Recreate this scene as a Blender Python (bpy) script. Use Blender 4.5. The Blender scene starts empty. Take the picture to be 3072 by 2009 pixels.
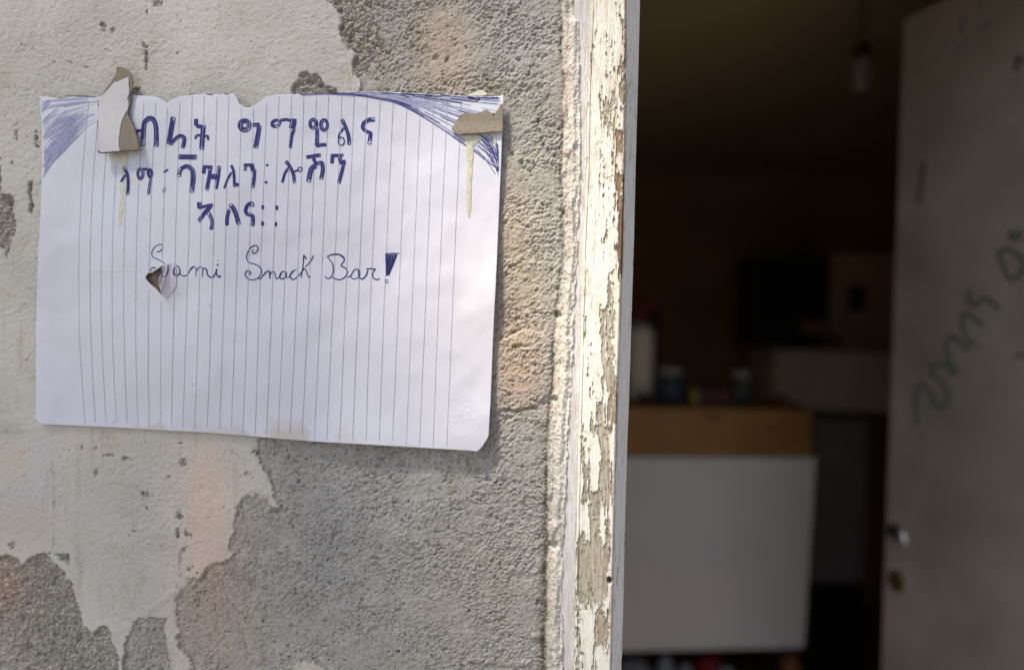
import bpy, bmesh, math, random
import numpy as np
random.seed(7)
rng = np.random.default_rng(11)
S = bpy.context.scene
COL = S.collection

# ------------------------------------------------------------------ camera
CP = np.array([0.0, -0.44, 1.45])
yw, pt, rl = (math.radians(a) for a in (6.6, 1.6, 1.1))
FW = np.array([-math.sin(yw)*math.cos(pt), math.cos(yw)*math.cos(pt), -math.sin(pt)])
R0 = np.array([math.cos(yw), math.sin(yw), 0]); U0 = np.cross(R0, FW)
RT = R0*math.cos(rl) + U0*math.sin(rl); UP = U0*math.cos(rl) - R0*math.sin(rl)
FPX = 2048.0
cam = bpy.data.objects.new('camera', bpy.data.cameras.new('camera')); COL.objects.link(cam)
from mathutils import Matrix, Vector
cam.matrix_world = Matrix(((RT[0], UP[0], -FW[0], CP[0]), (RT[1], UP[1], -FW[1], CP[1]), (RT[2], UP[2], -FW[2], CP[2]), (0, 0, 0, 1)))
cam.data.lens = 24; cam.data.sensor_width = 36; cam.data.clip_start = 0.01; cam.data.clip_end = 2000
cam.data.dof.use_dof = True; cam.data.dof.focus_distance = 0.445; cam.data.dof.aperture_fstop = 2.2
S.camera = cam

# ------------------------------------------------------------------ light
SUN = np.array([-0.42, -0.46, 1.0]); SUN /= np.linalg.norm(SUN)          # direction towards the sun
w = bpy.data.worlds.new('World'); S.world = w; w.use_nodes = True
nt = w.node_tree; bg = nt.nodes['Background']; sky = nt.nodes.new('ShaderNodeTexSky')
sky.sky_type = 'NISHITA'; sky.sun_disc = False
sky.sun_elevation = math.asin(SUN[2]); sky.sun_rotation = math.atan2(SUN[0], SUN[1])
sky.dust_density = 3.0; sky.ozone_density = 1.0
nt.links.new(sky.outputs[0], bg.inputs[0]); bg.inputs[1].default_value = 0.10
sl = bpy.data.lights.new('sun', 'SUN'); sl.energy = 5.0; sl.angle = math.radians(10); sl.color = (1, .90, .76)
so = bpy.data.objects.new('sun', sl); COL.objects.link(so)
so.rotation_euler = Vector(SUN).to_track_quat('Z', 'Y').to_euler(); so.location = (-2, -3, 5)
S.view_settings.view_transform = 'Standard'; S.view_settings.look = 'None'; S.view_settings.gamma = 1
S.view_settings.use_curve_mapping = False; S.view_settings.exposure = 0.70
S.render.engine = 'CYCLES'
S.cycles.max_bounces = 10; S.cycles.diffuse_bounces = 8; S.cycles.sample_clamp_indirect = 4

# ------------------------------------------------------------------ photograph pixel <-> place
def ray(px, py):
    px = np.asarray(px, float)[..., None]; py = np.asarray(py, float)[..., None]
    return FW + RT*(px-1536)/FPX + UP*(1004.5-py)/FPX
def ony(px, py, Y):
    r = ray(px, py); return CP + r*((Y-CP[1])/r[..., 1])[..., None]
def onplane(px, py, P0, N):
    r = ray(px, py); t = ((np.asarray(P0)-CP)@N)/(r@N); return CP + r*t[..., None]
def proj(P):
    d = np.asarray(P)-CP; f = d@FW
    return 1536+FPX*(d@RT)/f, 1004.5-FPX*(d@UP)/f
def Z(ox, oy, sc, *pts): return [(ox+x/sc, oy+y/sc) for x, y in pts]

# ------------------------------------------------------------------ noise
def vn(x, y, seed):
    t = np.random.default_rng(seed).random((256, 256)).astype(np.float32)
    xi = np.floor(x).astype(int); yi = np.floor(y).astype(int); fx = x-xi; fy = y-yi
    fx = fx*fx*(3-2*fx); fy = fy*fy*(3-2*fy)
    a = t[yi & 255, xi & 255]; b = t[yi & 255, (xi+1) & 255]; c = t[(yi+1) & 255, xi & 255]; d = t[(yi+1) & 255, (xi+1) & 255]
    return ((a*(1-fx)+b*fx)*(1-fy)+(c*(1-fx)+d*fx)*fy)*2-1
def fbm(x, y, seed, o=4, g=.5):
    s = 0; a = 1; n = 0
    for k in range(o):
        c, q = math.cos(.6*k+.3), math.sin(.6*k+.3)
        s = s+a*vn((x*c-y*q)*2**k, (x*q+y*c)*2**k, seed+k); n += a; a *= g
    return s/n
def cells(x, y, seed):
    g = np.random.default_rng(seed); tx = g.random((256, 256)); ty = g.random((256, 256)); tv = g.random((256, 256))
    xi = np.floor(x).astype(int); yi = np.floor(y).astype(int)
    d1 = np.full(x.shape, 9.); d2 = np.full(x.shape, 9.); v = np.zeros(x.shape)
    for dx in (-1, 0, 1):
        for dy in (-1, 0, 1):
            a, b = xi+dx, yi+dy; ia, ib = a & 255, b & 255
            d = np.hypot(a+tx[ib, ia]-x, b+ty[ib, ia]-y)
            m = d < d1; d2 = np.where(m, d1, np.minimum(d2, d)); v = np.where(m, tv[ib, ia], v); d1 = np.where(m, d, d1)
    return d1, d2, v
def sst(a, b, x):
    t = np.clip((x-a)/(b-a), 0, 1); return t*t*(3-2*t)
def sdf(px, py, poly, pad=60):
    """signed distance to a closed outline, positive inside; clipped to -pad away from it"""
    P = np.asarray(poly, float); out = np.full(px.shape, -float(pad))
    m = (px > P[:, 0].min()-pad) & (px < P[:, 0].max()+pad) & (py > P[:, 1].min()-pad) & (py < P[:, 1].max()+pad)
    x = px[m]; y = py[m]; d = np.full(x.shape, 1e9); ins = np.zeros(x.shape, bool)
    Q = np.roll(P, -1, 0)
    for (ax, ay), (bx, by) in zip(P, Q):
        ex, ey = bx-ax, by-ay; L = ex*ex+ey*ey+1e-9
        t = np.clip(((x-ax)*ex+(y-ay)*ey)/L, 0, 1); d = np.minimum(d, np.hypot(x-ax-t*ex, y-ay-t*ey))
        if ey != 0: ins ^= ((ay > y) != (by > y)) & (x < ex*(y-ay)/ey+ax)
    out[m] = np.where(ins, d, -d); return out
def smooth_line(pts, step=3.0):
    P = np.asarray(pts, float)
    if len(P) > 2:
        E = np.vstack([2*P[0]-P[1], P, 2*P[-1]-P[-2]]); o = []
        for i in range(len(P)-1):
            a, b, c, d = E[i:i+4]; n = max(2, int(np.hypot(*(c-b))/step))
            for t in np.linspace(0, 1, n, endpoint=False):
                o.append(.5*(2*b+(c-a)*t+(2*a-5*b+4*c-d)*t*t+(3*b-a-3*c+d)*t**3))
        o.append(P[-1]); return np.array(o)
    n = max(2, int(np.hypot(*(P[1]-P[0]))/step)+1)
    return np.array([P[0]+(P[1]-P[0])*t for t in np.linspace(0, 1, n)])

# ------------------------------------------------------------------ materials
def mat(name, col=(.5, .5, .5), rough=.85, attr=False, var=.12, vscale=60, bump=0, bscale=600, bdist=.001, metal=0, spec=.3, sss=0, stretch=None, col2=None, cscale=3, trans=0):
    m = bpy.data.materials.new(name); m.use_nodes = True; n = m.node_tree; L = n.links
    p = n.nodes['Principled BSDF']; p.inputs['Roughness'].default_value = rough; p.inputs['Metallic'].default_value = metal
    p.inputs['Specular IOR Level'].default_value = spec
    if trans: p.inputs['Transmission Weight'].default_value = trans
    if sss: p.inputs['Subsurface Weight'].default_value = sss; p.inputs['Subsurface Scale'].default_value = .004
    tc = n.nodes.new('ShaderNodeTexCoord'); src = tc.outputs['Object']
    if stretch:
        mp = n.nodes.new('ShaderNodeMapping'); mp.inputs['Scale'].default_value = stretch; L.new(src, mp.inputs[0]); src = mp.outputs[0]
    ns = n.nodes.new('ShaderNodeTexNoise'); ns.inputs['Scale'].default_value = vscale; ns.inputs['Detail'].default_value = 6; L.new(src, ns.inputs['Vector'])
    mr = n.nodes.new('ShaderNodeMapRange'); mr.inputs['From Min'].default_value = .25; mr.inputs['From Max'].default_value = .75
    mr.inputs['To Min'].default_value = 1-var; mr.inputs['To Max'].default_value = 1+var; L.new(ns.outputs[0], mr.inputs[0])
    mx = n.nodes.new('ShaderNodeVectorMath'); mx.operation = 'SCALE'; L.new(mr.outputs[0], mx.inputs['Scale'])
    if attr:
        a = n.nodes.new('ShaderNodeAttribute'); a.attribute_name = 'Col'; L.new(a.outputs['Color'], mx.inputs[0])
    elif col2:
        n2 = n.nodes.new('ShaderNodeTexNoise'); n2.inputs['Scale'].default_value = cscale; n2.inputs['Detail'].default_value = 4; L.new(src, n2.inputs['Vector'])
        cr = n.nodes.new('ShaderNodeValToRGB'); cr.color_ramp.elements[0].position = .4; cr.color_ramp.elements[1].position = .6
        cr.color_ramp.elements[0].color = (*col, 1); cr.color_ramp.elements[1].color = (*col2, 1)
        L.new(n2.outputs[0], cr.inputs[0]); L.new(cr.outputs[0], mx.inputs[0])
    else: mx.inputs[0].default_value = col
    L.new(mx.outputs[0], p.inputs['Base Color'])
    if bump:
        nb = n.nodes.new('ShaderNodeTexNoise'); nb.inputs['Scale'].default_value = bscale; nb.inputs['Detail'].default_value = 5; L.new(src, nb.inputs['Vector'])
        b = n.nodes.new('ShaderNodeBump'); b.inputs['Strength'].default_value = bump; b.inputs['Distance'].default_value = bdist
        L.new(nb.outputs[0], b.inputs['Height']); L.new(b.outputs[0], p.inputs['Normal'])
    return m
M = dict(
    wall=mat('weathered_wall', attr=True, rough=.95, var=.10, vscale=900, bump=.6, bscale=1500, bdist=.0006, spec=.1),
    wall_plain=mat('cement_wall', (.30, .29, .26), .95, var=.15, vscale=40, bump=.6, bscale=300, bdist=.002),
    jamb=mat('peeling_jamb', attr=True, rough=.6, var=.10, vscale=500, bump=.35, bscale=700, bdist=.0005, stretch=(1, 1, .12), spec=.3),
    paper=mat('writing_paper', attr=True, rough=.75, var=.015, vscale=500, bump=.12, bscale=1200, bdist=.0003, spec=.15),
    ink=mat('blue_ink', (.030, .034, .19), .5, var=.35, vscale=900),
    ink_light=mat('faint_blue_ink', (.36, .38, .62), .6, var=.35, vscale=700),
    ink_dark=mat('dark_blue_ink', (.018, .021, .13), .5, var=.3, vscale=900),
    rule=mat('printed_rule', (.41, .43, .53), .7, var=.3, vscale=200),
    glue=mat('dried_glue', (.62, .60, .48), .2, var=.2, vscale=500, bump=.5, bscale=900, bdist=.0006, spec=.5, sss=.4),
    board=mat('grey_cardboard', (.25, .225, .185), .95, var=.22, vscale=900, bump=.5, bscale=1500, bdist=.0003),
    board_edge=mat('dark_card_edge', (.06, .045, .035), .9, var=.3, vscale=900),
    card=mat('white_card_face', (.60, .61, .66), .7, var=.03, vscale=200, bump=.1, bscale=900, bdist=.0003),
    torn=mat('torn_paper', (.60, .59, .69), .35, var=.03, vscale=200, spec=.5),
    room=mat('brown_room_paint', (.42, .27, .12), .8, var=.2, vscale=3),
    ceil=mat('ceiling_board', (.62, .52, .33), .9, var=.15, vscale=2),
    floor=mat('room_floor', (.24, .19, .15), .8, var=.2, vscale=8),
    door=mat('door_paint', (.29, .26, .225), .6, var=.16, vscale=11, col2=(.37, .325, .295), cscale=4, bump=.2, bscale=20, bdist=.001),
    door_ink=mat('green_marker', (.11, .15, .14), .7, var=.2, vscale=60),
    door_ink2=mat('violet_marker', (.20, .16, .22), .7, var=.2, vscale=60),
    dirt=mat('dark_dent', (.12, .085, .06), .9),
    metal=mat('worn_steel', (.75, .75, .75), .25, metal=1),
    brass=mat('tarnished_brass', (.28, .20, .09), .45, metal=.8),
    black=mat('black_plastic', (.012, .012, .012), .5),
    wood=mat('varnished_wood', (.33, .165, .045), .45, var=.25, vscale=9, stretch=(1, 1, 7), col2=(.30, .14, .035), cscale=3),
    wood_dark=mat('dark_knot', (.09, .045, .015), .6),
    panel=mat('white_counter_panel', (.78, .71, .68), .5, var=.08, vscale=5, col2=(.70, .68, .68), cscale=2),
    pale=mat('pale_enamel', (.70, .60, .50), .6, var=.1, vscale=5),
    greyp=mat('grey_enamel', (.30, .28, .28), .6, var=.12, vscale=6),
    tube=mat('pale_plastic', (.62, .56, .45), .5), red=mat('dark_red_plastic', (.10, .015, .025), .5),
    redb=mat('red_crate_plastic', (.25, .02, .025), .5), blue=mat('blue_grey_glass', (.035, .05, .075), .5, var=.5, vscale=60),
    yellow=mat('yellow_plastic', (.35, .32, .08), .5), green=mat('greenish_glass', (.06, .07, .06), .5, var=.4, vscale=60),
    orange=mat('orange_plastic', (.30, .14, .06), .5), white=mat('white_plastic', (.33, .33, .33), .5),
    ground=mat('packed_earth', (.17, .15, .13), .95, var=.2, vscale=2, bump=.3, bscale=30, bdist=.01),
    tin=mat('added_eave_sheet', (.30, .30, .30), .6, metal=.3), nail=mat('rusty_nail', (.05, .035, .03), .6),
)

# ------------------------------------------------------------------ builders
def link(o, parent=None, label=None, cat=None, group=None, kind=None):
    COL.objects.link(o)
    if parent: o.parent = parent
    if label: o['label'] = label
    if cat: o['category'] = cat
    if group: o['group'] = group
    if kind: o['kind'] = kind
    return o
def thing(name, label, cat, loc=(0, 0, 0), group=None):
    o = bpy.data.objects.new(name, None); o.empty_display_size = .02
    link(o, None, label, cat, group); o.location = [float(v) for v in loc]; return o
def rawmesh(name, V, F, m, parent=None, col=None, smooth=True, kind=None, label=None, cat=None, group=None, solid=0):
    V = np.asarray(V, np.float64); F = np.asarray(F, np.int64)
    used = np.unique(F); mp = np.full(len(V), -1, np.int64); mp[used] = np.arange(len(used)); V = V[used]; F = mp[F]
    if col is not None: col = np.asarray(col)[used]
    org = np.array(parent.location) if parent is not None else V.mean(0)*0
    me = bpy.data.meshes.new(name); me.vertices.add(len(V)); me.vertices.foreach_set('co', (V-org).astype(np.float32).ravel())
    k = F.shape[1]; me.loops.add(F.size); me.loops.foreach_set('vertex_index', F.astype(np.int32).ravel())
    me.polygons.add(len(F)); me.polygons.foreach_set('loop_start', np.arange(0, F.size, k, dtype=np.int32)); me.polygons.foreach_set('loop_total', np.full(len(F), k, np.int32))
    me.polygons.foreach_set('use_smooth', np.full(len(F), smooth, bool)); me.update(calc_edges=True)
    if col is not None:
        a = me.color_attributes.new('Col', 'FLOAT_COLOR', 'POINT')
        a.data.foreach_set('color', np.hstack([col, np.ones((len(V), 1))]).astype(np.float32).ravel())
    me.materials.append(m); o = bpy.data.objects.new(name, me); link(o, parent, label, cat, group, kind)
    if solid:
        md = o.modifiers.new('thickness', 'SOLIDIFY'); md.thickness = solid; md.offset = -1
    return o
def gridfaces(ny, nx):
    i = np.arange(nx-1)[None, :]; j = np.arange(ny-1)[:, None]; a = j*nx+i
    return np.stack([a, a+1, a+nx+1, a+nx], -1).reshape(-1, 4)
def bmobj(name, bm, m, parent=None, **k):
    me = bpy.data.meshes.new(name); bmesh.ops.recalc_face_normals(bm, faces=bm.faces); bm.to_mesh(me); bm.free()
    if parent is not None: me.transform(Matrix.Translation(-Vector(parent.location)))
    me.materials.append(m); o = bpy.data.objects.new(name, me)
    sm = k.pop('smooth', False)
    if sm:
        for p in me.polygons: p.use_smooth = True
    return link(o, parent, **k)
def box(name, x0, x1, y0, y1, z0, z1, m, parent=None, bev=0, **k):
    bm = bmesh.new(); r = bmesh.ops.create_cube(bm, size=1)
    for v in bm.verts: v.co = ((x0+x1)/2+v.co.x*(x1-x0), (y0+y1)/2+v.co.y*(y1-y0), (z0+z1)/2+v.co.z*(z1-z0))
    if bev: bmesh.ops.bevel(bm, geom=bm.edges[:], offset=bev, segments=2, affect='EDGES')
    return bmobj(name, bm, m, parent, **k)
def prism(name, front, back_off, m, parent=None, bev=0, **k):
    """front: 4+ world points of the front face, back_off: vector to its back"""
    bm = bmesh.new(); a = [bm.verts.new(tuple(p)) for p in front]; b = [bm.verts.new(tuple(np.array(p)+back_off)) for p in front]
    bm.faces.new(a); bm.faces.new(b[::-1]); n = len(a)
    for i in range(n): bm.faces.new((a[i], a[(i+1) % n], b[(i+1) % n], b[i]))
    if bev: bmesh.ops.bevel(bm, geom=bm.edges[:], offset=bev, segments=2, affect='EDGES')
    return bmobj(name, bm, m, parent, **k)
def lathe(name, c, prof, m, parent=None, n=20, axis=(0, 0, 1), **k):
    bm = bmesh.new(); rot = Vector((0, 0, 1)).rotation_difference(Vector(axis)).to_matrix(); rings = []
    for r, z in prof:
        rings.append([bm.verts.new(Vector(c)+rot@Vector((r*math.cos(2*math.pi*i/n), r*math.sin(2*math.pi*i/n), z))) for i in range(n)])
    for a, b in zip(rings, rings[1:]):
        for i in range(n): bm.faces.new((a[i], a[(i+1) % n], b[(i+1) % n], b[i]))
    bm.faces.new(rings[0][::-1]); bm.faces.new(rings[-1])
    k.setdefault('smooth', True); return bmobj(name, bm, m, parent, **k)

# ================================================================== SETTING
box('ground', -60, 60, -80, 0.0, -.3, 0, M['ground'], kind='structure')
# roof (unseen shallow eave) added to shade the top of the wall
bm = bmesh.new()
def sheet(x0, x1, y0, y1, z, n):
    for i in range(n):
        a, b = x0+(x1-x0)*i/n, x0+(x1-x0)*(i+1)/n; za, zb = z+(.012 if i % 2 else 0), z+(0 if i % 2 else .012)
        vs = [bm.verts.new(c) for c in ((a, y0, za), (b, y0, zb), (b, y1, zb+.05), (a, y1, za+.05))]; bm.faces.new(vs)
sheet(-3.0, 3.0, -.355, .25, 2.42, 120)
bmobj('added_eave', bm, M['tin'], kind='structure')
bm = bmesh.new()          # unseen slats, added to cut the sun to a soft pool by the jamb
for i in range(11):
    x0 = -.50-.072*i
    for q in ((x0-.060, x0, -.80, -.358, 2.33, 2.342),):
        r_ = bmesh.ops.create_cube(bm, size=1)
        for v in r_['verts']: v.co = ((q[0]+q[1])/2+v.co.x*(q[1]-q[0]), (q[2]+q[3])/2+v.co.y*(q[3]-q[2]), (q[4]+q[5])/2+v.co.z*(q[5]-q[4]))
for i in range(5):
    r_ = bmesh.ops.create_cube(bm, size=1)
    for v in r_['verts']: v.co = (-.12+v.co.x*.75, -.545-.07*i+v.co.y*.048, 2.336+v.co.z*.012)
for y0 in (-.79, -.39):
    r_ = bmesh.ops.create_cube(bm, size=1)
    for v in r_['verts']: v.co = (-.86+v.co.x*.86, y0+v.co.y*.03, 2.36+v.co.z*.03)
bmobj('added_sun_slats', bm, M['wood_dark'], kind='structure')

# ------------------------------------------------------------------ the wall
CY = np.array([-300, 0, 250, 500, 750, 1000, 1200, 1300, 1500, 1750, 2009, 2300])
EA = np.array([1686, 1686, 1691, 1686, 1694, 1662, 1658, 1645, 1644, 1637, 1636, 1636])   # wall / mortar
EB = np.array([1742, 1742, 1741, 1744, 1734, 1724, 1716, 1705, 1698, 1688, 1690, 1692])   # mortar / painted strip
WL = Z
plaster = ([(-80, -80)] + Z(900, 0, 2.322, (170, -150), (190, 0), (240, 40), (290, 110), (300, 170), (285, 215), (310, 290), (350, 340), (400, 380), (375, 440), (380, 520), (420, 545), (440, 600), (420, 650)) +
           [(1085, 500), (800, 900), (790, 1290)] + Z(0, 1270, 2.1055, (1640, 60), (1620, 180), (1650, 240), (1700, 320), (1720, 410), (1750, 480), (1785, 545), (1740, 545), (1690, 490), (1650, 470), (1615, 440), (1580, 460), (1530, 480), (1500, 530), (1500, 580), (1480, 620), (1475, 690), (1450, 730), (1440, 790), (1510, 800), (1470, 845), (1430, 860), (1340, 880), (1300, 915), (1270, 975), (1220, 970), (1190, 1000), (1150, 1050), (1112, 1110), (1115, 1200), (1140, 1300), (1130, 1400), (1200, 1480), (1260, 1640), (1090, 1640), (1070, 1450), (1050, 1330), (1045, 1230), (960, 1215), (880, 1225), (845, 1265), (815, 1330), (790, 1400), (775, 1470), (780, 1640)) + [(-80, 2100)])
tri = Z(0, 1270, 2.1055, (1850, 1556), (1860, 1510), (1930, 1490), (2000, 1510), (2060, 1560), (2060, 1640), (1850, 1640))
coarse = [
    Z(900, 0, 2.322, (180, -120), (190, 0), (240, 40), (290, 110), (310, 170), (280, 215), (310, 290), (350, 340), (400, 380), (370, 440), (375, 510), (400, 545), (440, 540), (480, 490), (540, 440), (590, 360), (590, 290), (550, 240), (560, 200), (520, 150), (510, 60), (500, -120)),
    Z(0, 0, 2.322, (2030, 620), (2045, 590), (2070, 570), (2095, 500), (2140, 500), (2160, 540), (2210, 520), (2240, 560), (2262, 600), (2335, 610), (2345, 645), (2345, 700), (2020, 700)),
    Z(0, 1270, 2.1055, (-80, 835), (60, 835), (110, 850), (130, 900), (180, 860), (240, 830), (300, 812), (350, 870), (410, 920), (420, 980), (470, 1010), (480, 1080), (490, 1140), (510, 1200), (530, 1280), (560, 1310), (600, 1300), (640, 1265), (685, 1270), (700, 1310), (710, 1380), (740, 1440), (760, 1556), (770, 1640), (-80, 1640)),
    Z(0, 1270, 2.1055, (360, 815), (440, 830), (450, 890), (400, 860)),
    Z(0, 0, 2.322, (-60, 1330), (20, 1360), (60, 1360), (100, 1390), (100, 1460), (125, 1556), (110, 1620), (80, 1700), (60, 1800), (40, 1740), (-60, 1700)),
    Z(0, 0, 2.322, (-60, 1090), (15, 1100), (18, 1300), (10, 1360), (-60, 1360)),
    Z(0, 0, 2.322, (200, 1265), (235, 1270), (230, 1380), (240, 1440), (225, 1505), (205, 1490), (215, 1400)),
]
wash = Z(0, 1270, 2.1055, (-80, 1380), (60, 1370), (150, 1450), (160, 1520), (220, 1640), (-80, 1640))
pits = [(315, 77, 8, 14, 30), (338, 92, 6, 10, 20), (438, 142, 7, 12, 0), (441, 172, 9, 20, 5), (441, 205, 6, 10, 0), (475, 13, 16, 12, 0), (445, 42, 5, 14, 0), (50, 405, 5, 14, 0), (115, 420, 8, 30, 0), (38, 490, 6, 8, 0), (168, 190, 6, 5, 0), (413, 270, 8, 7, 0), (535, 161, 3, 4, 0), (545, 66, 4, 3, 0),
        (542, 1328, 7, 5, 0), (553, 1384, 15, 12, 0), (541, 1546, 16, 15, 0), (537, 1600, 7, 24, 0), (566, 1603, 12, 9, 0), (552, 1650, 9, 8, 0), (38, 1636, 12, 16, 0), (437, 1479, 12, 9, 0), (290, 1418, 5, 12, 0), (247, 1343, 5, 8, 0), (290, 1342, 4, 6, 0), (326, 1365, 20, 5, 15), (380, 1375, 14, 8, 10), (403, 1590, 5, 6, 0), (388, 1606, 4, 4, 0), (148, 1657, 6, 5, 0), (765, 1357, 14, 9, 10), (745, 1422, 8, 6, 0), (897, 1444, 5, 6, 0), (627, 1552, 3, 4, 0), (1190, 1955, 12, 5, 0), (1328, 1950, 8, 4, 0), (444, 1525, 5, 5, 20), (1328, 770, 9, 7, 0), (1545, 1045, 8, 8, 0), (1580, 950, 7, 9, 0), (575, 1700, 8, 4, 0), (570, 1708, 5, 5, 0), (590, 1715, 7, 4, 0), (510, 1427, 5, 4, 0)]
cracks = [  # polylines, width px, depth mm
    (Z(0, 0, 2.322, (160, 318), (220, 340), (280, 372), (350, 392), (440, 415), (520, 455), (620, 482)), 2.2, .7),
    (Z(0, 1270, 2.1055, (340, 170), (342, 330), (350, 480), (350, 650), (345, 790)), 2.2, .5),
    (Z(0, 1270, 2.1055, (1185, 780), (1150, 795), (1140, 860), (1140, 920), (1160, 980)), 3, .8),
    (Z(0, 1270, 2.1055, (1185, 685), (1205, 700), (1215, 720)), 3, .7),
    (Z(900, 1270, 2.1055, (620, 1440), (612, 1510), (600, 1600)), 3.5, 1.1), (Z(900, 1270, 2.1055, (400, 1080), (375, 1180), (365, 1330)), 2.5, .5),
    (Z(900, 1270, 2.1055, (240, 640), (190, 760), (120, 920), (90, 1040)), 2.5, .4), (Z(900, 1270, 2.1055, (808, 1490), (800, 1600)), 2.5, .6),
    (Z(900, 0, 2.322, (1615, 370), (1640, 430), (1660, 480)), 4, 1.0), (Z(900, 0, 2.322, (1655, 560), (1665, 620)), 3, .7), (Z(900, 0, 2.322, (1650, 820), (1665, 900), (1700, 1010)), 3.5, .9),
    (Z(900, 600, 2.1025, (1310, 860), (1370, 825), (1440, 810), (1500, 830)), 3.5, .8), (Z(900, 600, 2.1025, (1200, 1330), (1290, 1320), (1400, 1325), (1480, 1310)), 4, .9),
    (Z(900, 600, 2.1025, (1240, 420), (1330, 410), (1400, 400)), 3, .4)]
ridges = [(Z(0, 1270, 2.1055, (1660, 770), (1665, 900), (1650, 1040), (1600, 1160), (1560, 1250)), 6, .5), (Z(900, 1270, 2.1055, (1080, 1492), (1200, 1500), (1330, 1515), (1450, 1510)), 9, 1.1),
          (Z(0, 1270, 2.1055, (1180, 200), (1280, 250)), 8, .5), (Z(0, 1270, 2.1055, (890, 1210), (1000, 1140), (1100, 1060)), 10, .6), (Z(0, 1270, 2.1055, (1790, 590), (1900, 670)), 4, .35)]

dx = .0005
def axis(a, b, lo, hi):
    c = list(np.arange(a, b+dx/2, dx)); s = dx; v = b
    right = []
    while v < hi: s *= 1.22; v = min(v+s, hi); right.append(v)
    s = dx; v = a; left = []
    while v > lo: s *= 1.22; v = max(v-s, lo); left.append(v)
    return np.array(left[::-1]+c+right)
xs = axis(-.432, .004, -3.0, .0045); zs = axis(1.185, 1.675, 0, 2.40)
GX, GZ = np.meshgrid(xs, zs); sh = GX.shape
x = GX.ravel(); z = GZ.ravel()
px, py = proj(np.stack([x, x*0, z], -1))
X, Y = x*1000, z*1000       # millimetres
wpx = px+9*fbm(X/8, Y/8, 1, 5, .72); wpy = py+9*fbm(X/8+50, Y/8, 5, 5, .72)
sp = np.maximum(sdf(wpx, wpy, plaster), sdf(wpx, wpy, tri)); outside = (x < -.45) | (z > 1.70) | (z < 1.17)
far = fbm(X/160, Y/160, 77, 4); sp = np.where(outside & (px < 1500), np.where(far > -.05, 60, -60), sp)
sp = np.where((px < 300) & ~outside & (py > -60) & (py < 1700), np.maximum(sp, 30), sp)
sp = sp+5*fbm(X/1.6, Y/1.6, 181, 2)+7*fbm(X/4.5, Y/4.5, 184, 2)
sw = 1+7*sst(-.1, .5, fbm(X/16, Y/16, 187, 3)); mP = sst(-1.5*sw, 2.5*sw, sp)
sc = np.full(x.shape, -60.)
cpx = px+12*fbm(X/7, Y/7, 11, 4, .7); cpy = py+12*fbm(X/7, Y/7+90, 15, 4, .7)
for c in coarse: sc = np.maximum(sc, sdf(cpx, cpy, c))
mC = sst(-2, 3, sc)
ea = np.interp(py, CY, EA)+5*fbm(Y/14, Y*0, 21, 3)+4*fbm(Y/3, X/3, 24, 2); eb = np.interp(py, CY, EB)+7*fbm(Y/7, Y*0, 27, 5, .65)+3*fbm(Y/2, X/2, 29, 2)
mM = sst(-4, 4, px-ea); mP = mP*(1-mM)*(1-mC)
# relief in millimetres towards the viewer
a = .5; u = X*math.cos(a)+Y*math.sin(a); v = -X*math.sin(a)+Y*math.cos(a)
grain = fbm(u/1.45, v/1.0, 31, 2, .55)*1.3; g2 = fbm(u/4.5, v/2.6, 41, 3); g3 = fbm(X/40, Y/40, 45, 3)
gr = np.abs(vn(u/1.9, v/1.4, 48)); pitm = sst(.22, .6, fbm(u/1.9, v/1.3, 51, 3, .6))
s1_, s2_, sv_ = cells(u/1.7+.4*vn(u/1.3, v/1.3, 171), v/1.35, 172); s3_, s4_, sw_ = cells(u/3.1+.3*vn(u, v, 174), v/2.5, 175)
sand = (1-np.minimum(s1_, 1))*(.35+.9*sv_)*.75+(1-np.minimum(s3_, 1))*(.3+.9*sw_)*.7
wear = .45+.85*sst(-.45, .35, fbm(X/22, Y/18, 401, 4, .6)); h_r = (.30*grain+.26*g2+sand-.6-.45*pitm)*wear+1.1*g3+.5*fbm(u/16, v/9, 405, 3)-1.3*sst(.42, .62, fbm(X/4.5, Y/3.6, 409, 3, .6))
bl = np.maximum(0, fbm(X/12, Y/12, 60, 3))
scuff = np.exp(-((px-480)/170)**2-((py-1500)/190)**2)+.5*np.exp(-((px-300)/260)**2-((py-120)/130)**2)
h_p = 1.15+scuff*(.55*fbm(X/2.6, Y/2.0, 441, 3, .6)-.5*sst(.3, .55, fbm(X/2.2, Y/1.6, 444, 3, .6)))+.22*fbm(X/1.2, Y/.85, 61, 2, .6)+.22*fbm(X/4, Y/2.6, 64, 3)+.8*fbm(X/35, Y/30, 67, 3)+bl*.7*fbm(X/3, Y/2.4, 69, 2)-.25*sst(.45, .6, fbm(X/2.6, Y/2.6, 72, 2))
d1, d2, cv = cells(X/3.0+.9*fbm(X/3, Y/3, 80, 3, .6), Y/2.6+.9*fbm(X/3, Y/3, 83, 3, .6), 82); e1, e2, ev = cells(X/1.5, Y/1.5, 84)
h_c = -1.7+.9*fbm(X/2.4, Y/2.4, 451, 4, .65)+1.1*np.minimum(1, (d2-d1)*1.9)*(.45+.9*cv)+.45*np.minimum(1, (e2-e1)*2)*ev+.9*g2-1.6*sst(.22, .5, fbm(X/5, Y/5, 86, 3))
t = np.clip((px-ea)/np.maximum(eb-ea, 8), 0, 1.0)
lump = fbm(X/3.2, Y/7, 90, 4, .55)
h_m = .5+2.9*sst(0, .6, t)+1.3*lump*(1-.4*t)+.50*fbm(X/.8, Y/1.0, 95, 2, .6)+.7*fbm(X/2.2, Y/9, 421, 3)+.55*np.sin(t*13+2.2*fbm(Y/25, X*0, 97, 3))*sst(.1, .3, t)
h = h_r*(1-mP)+h_p*mP; h = h*(1-mC)+(h_c+.4*h_r)*mC
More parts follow.
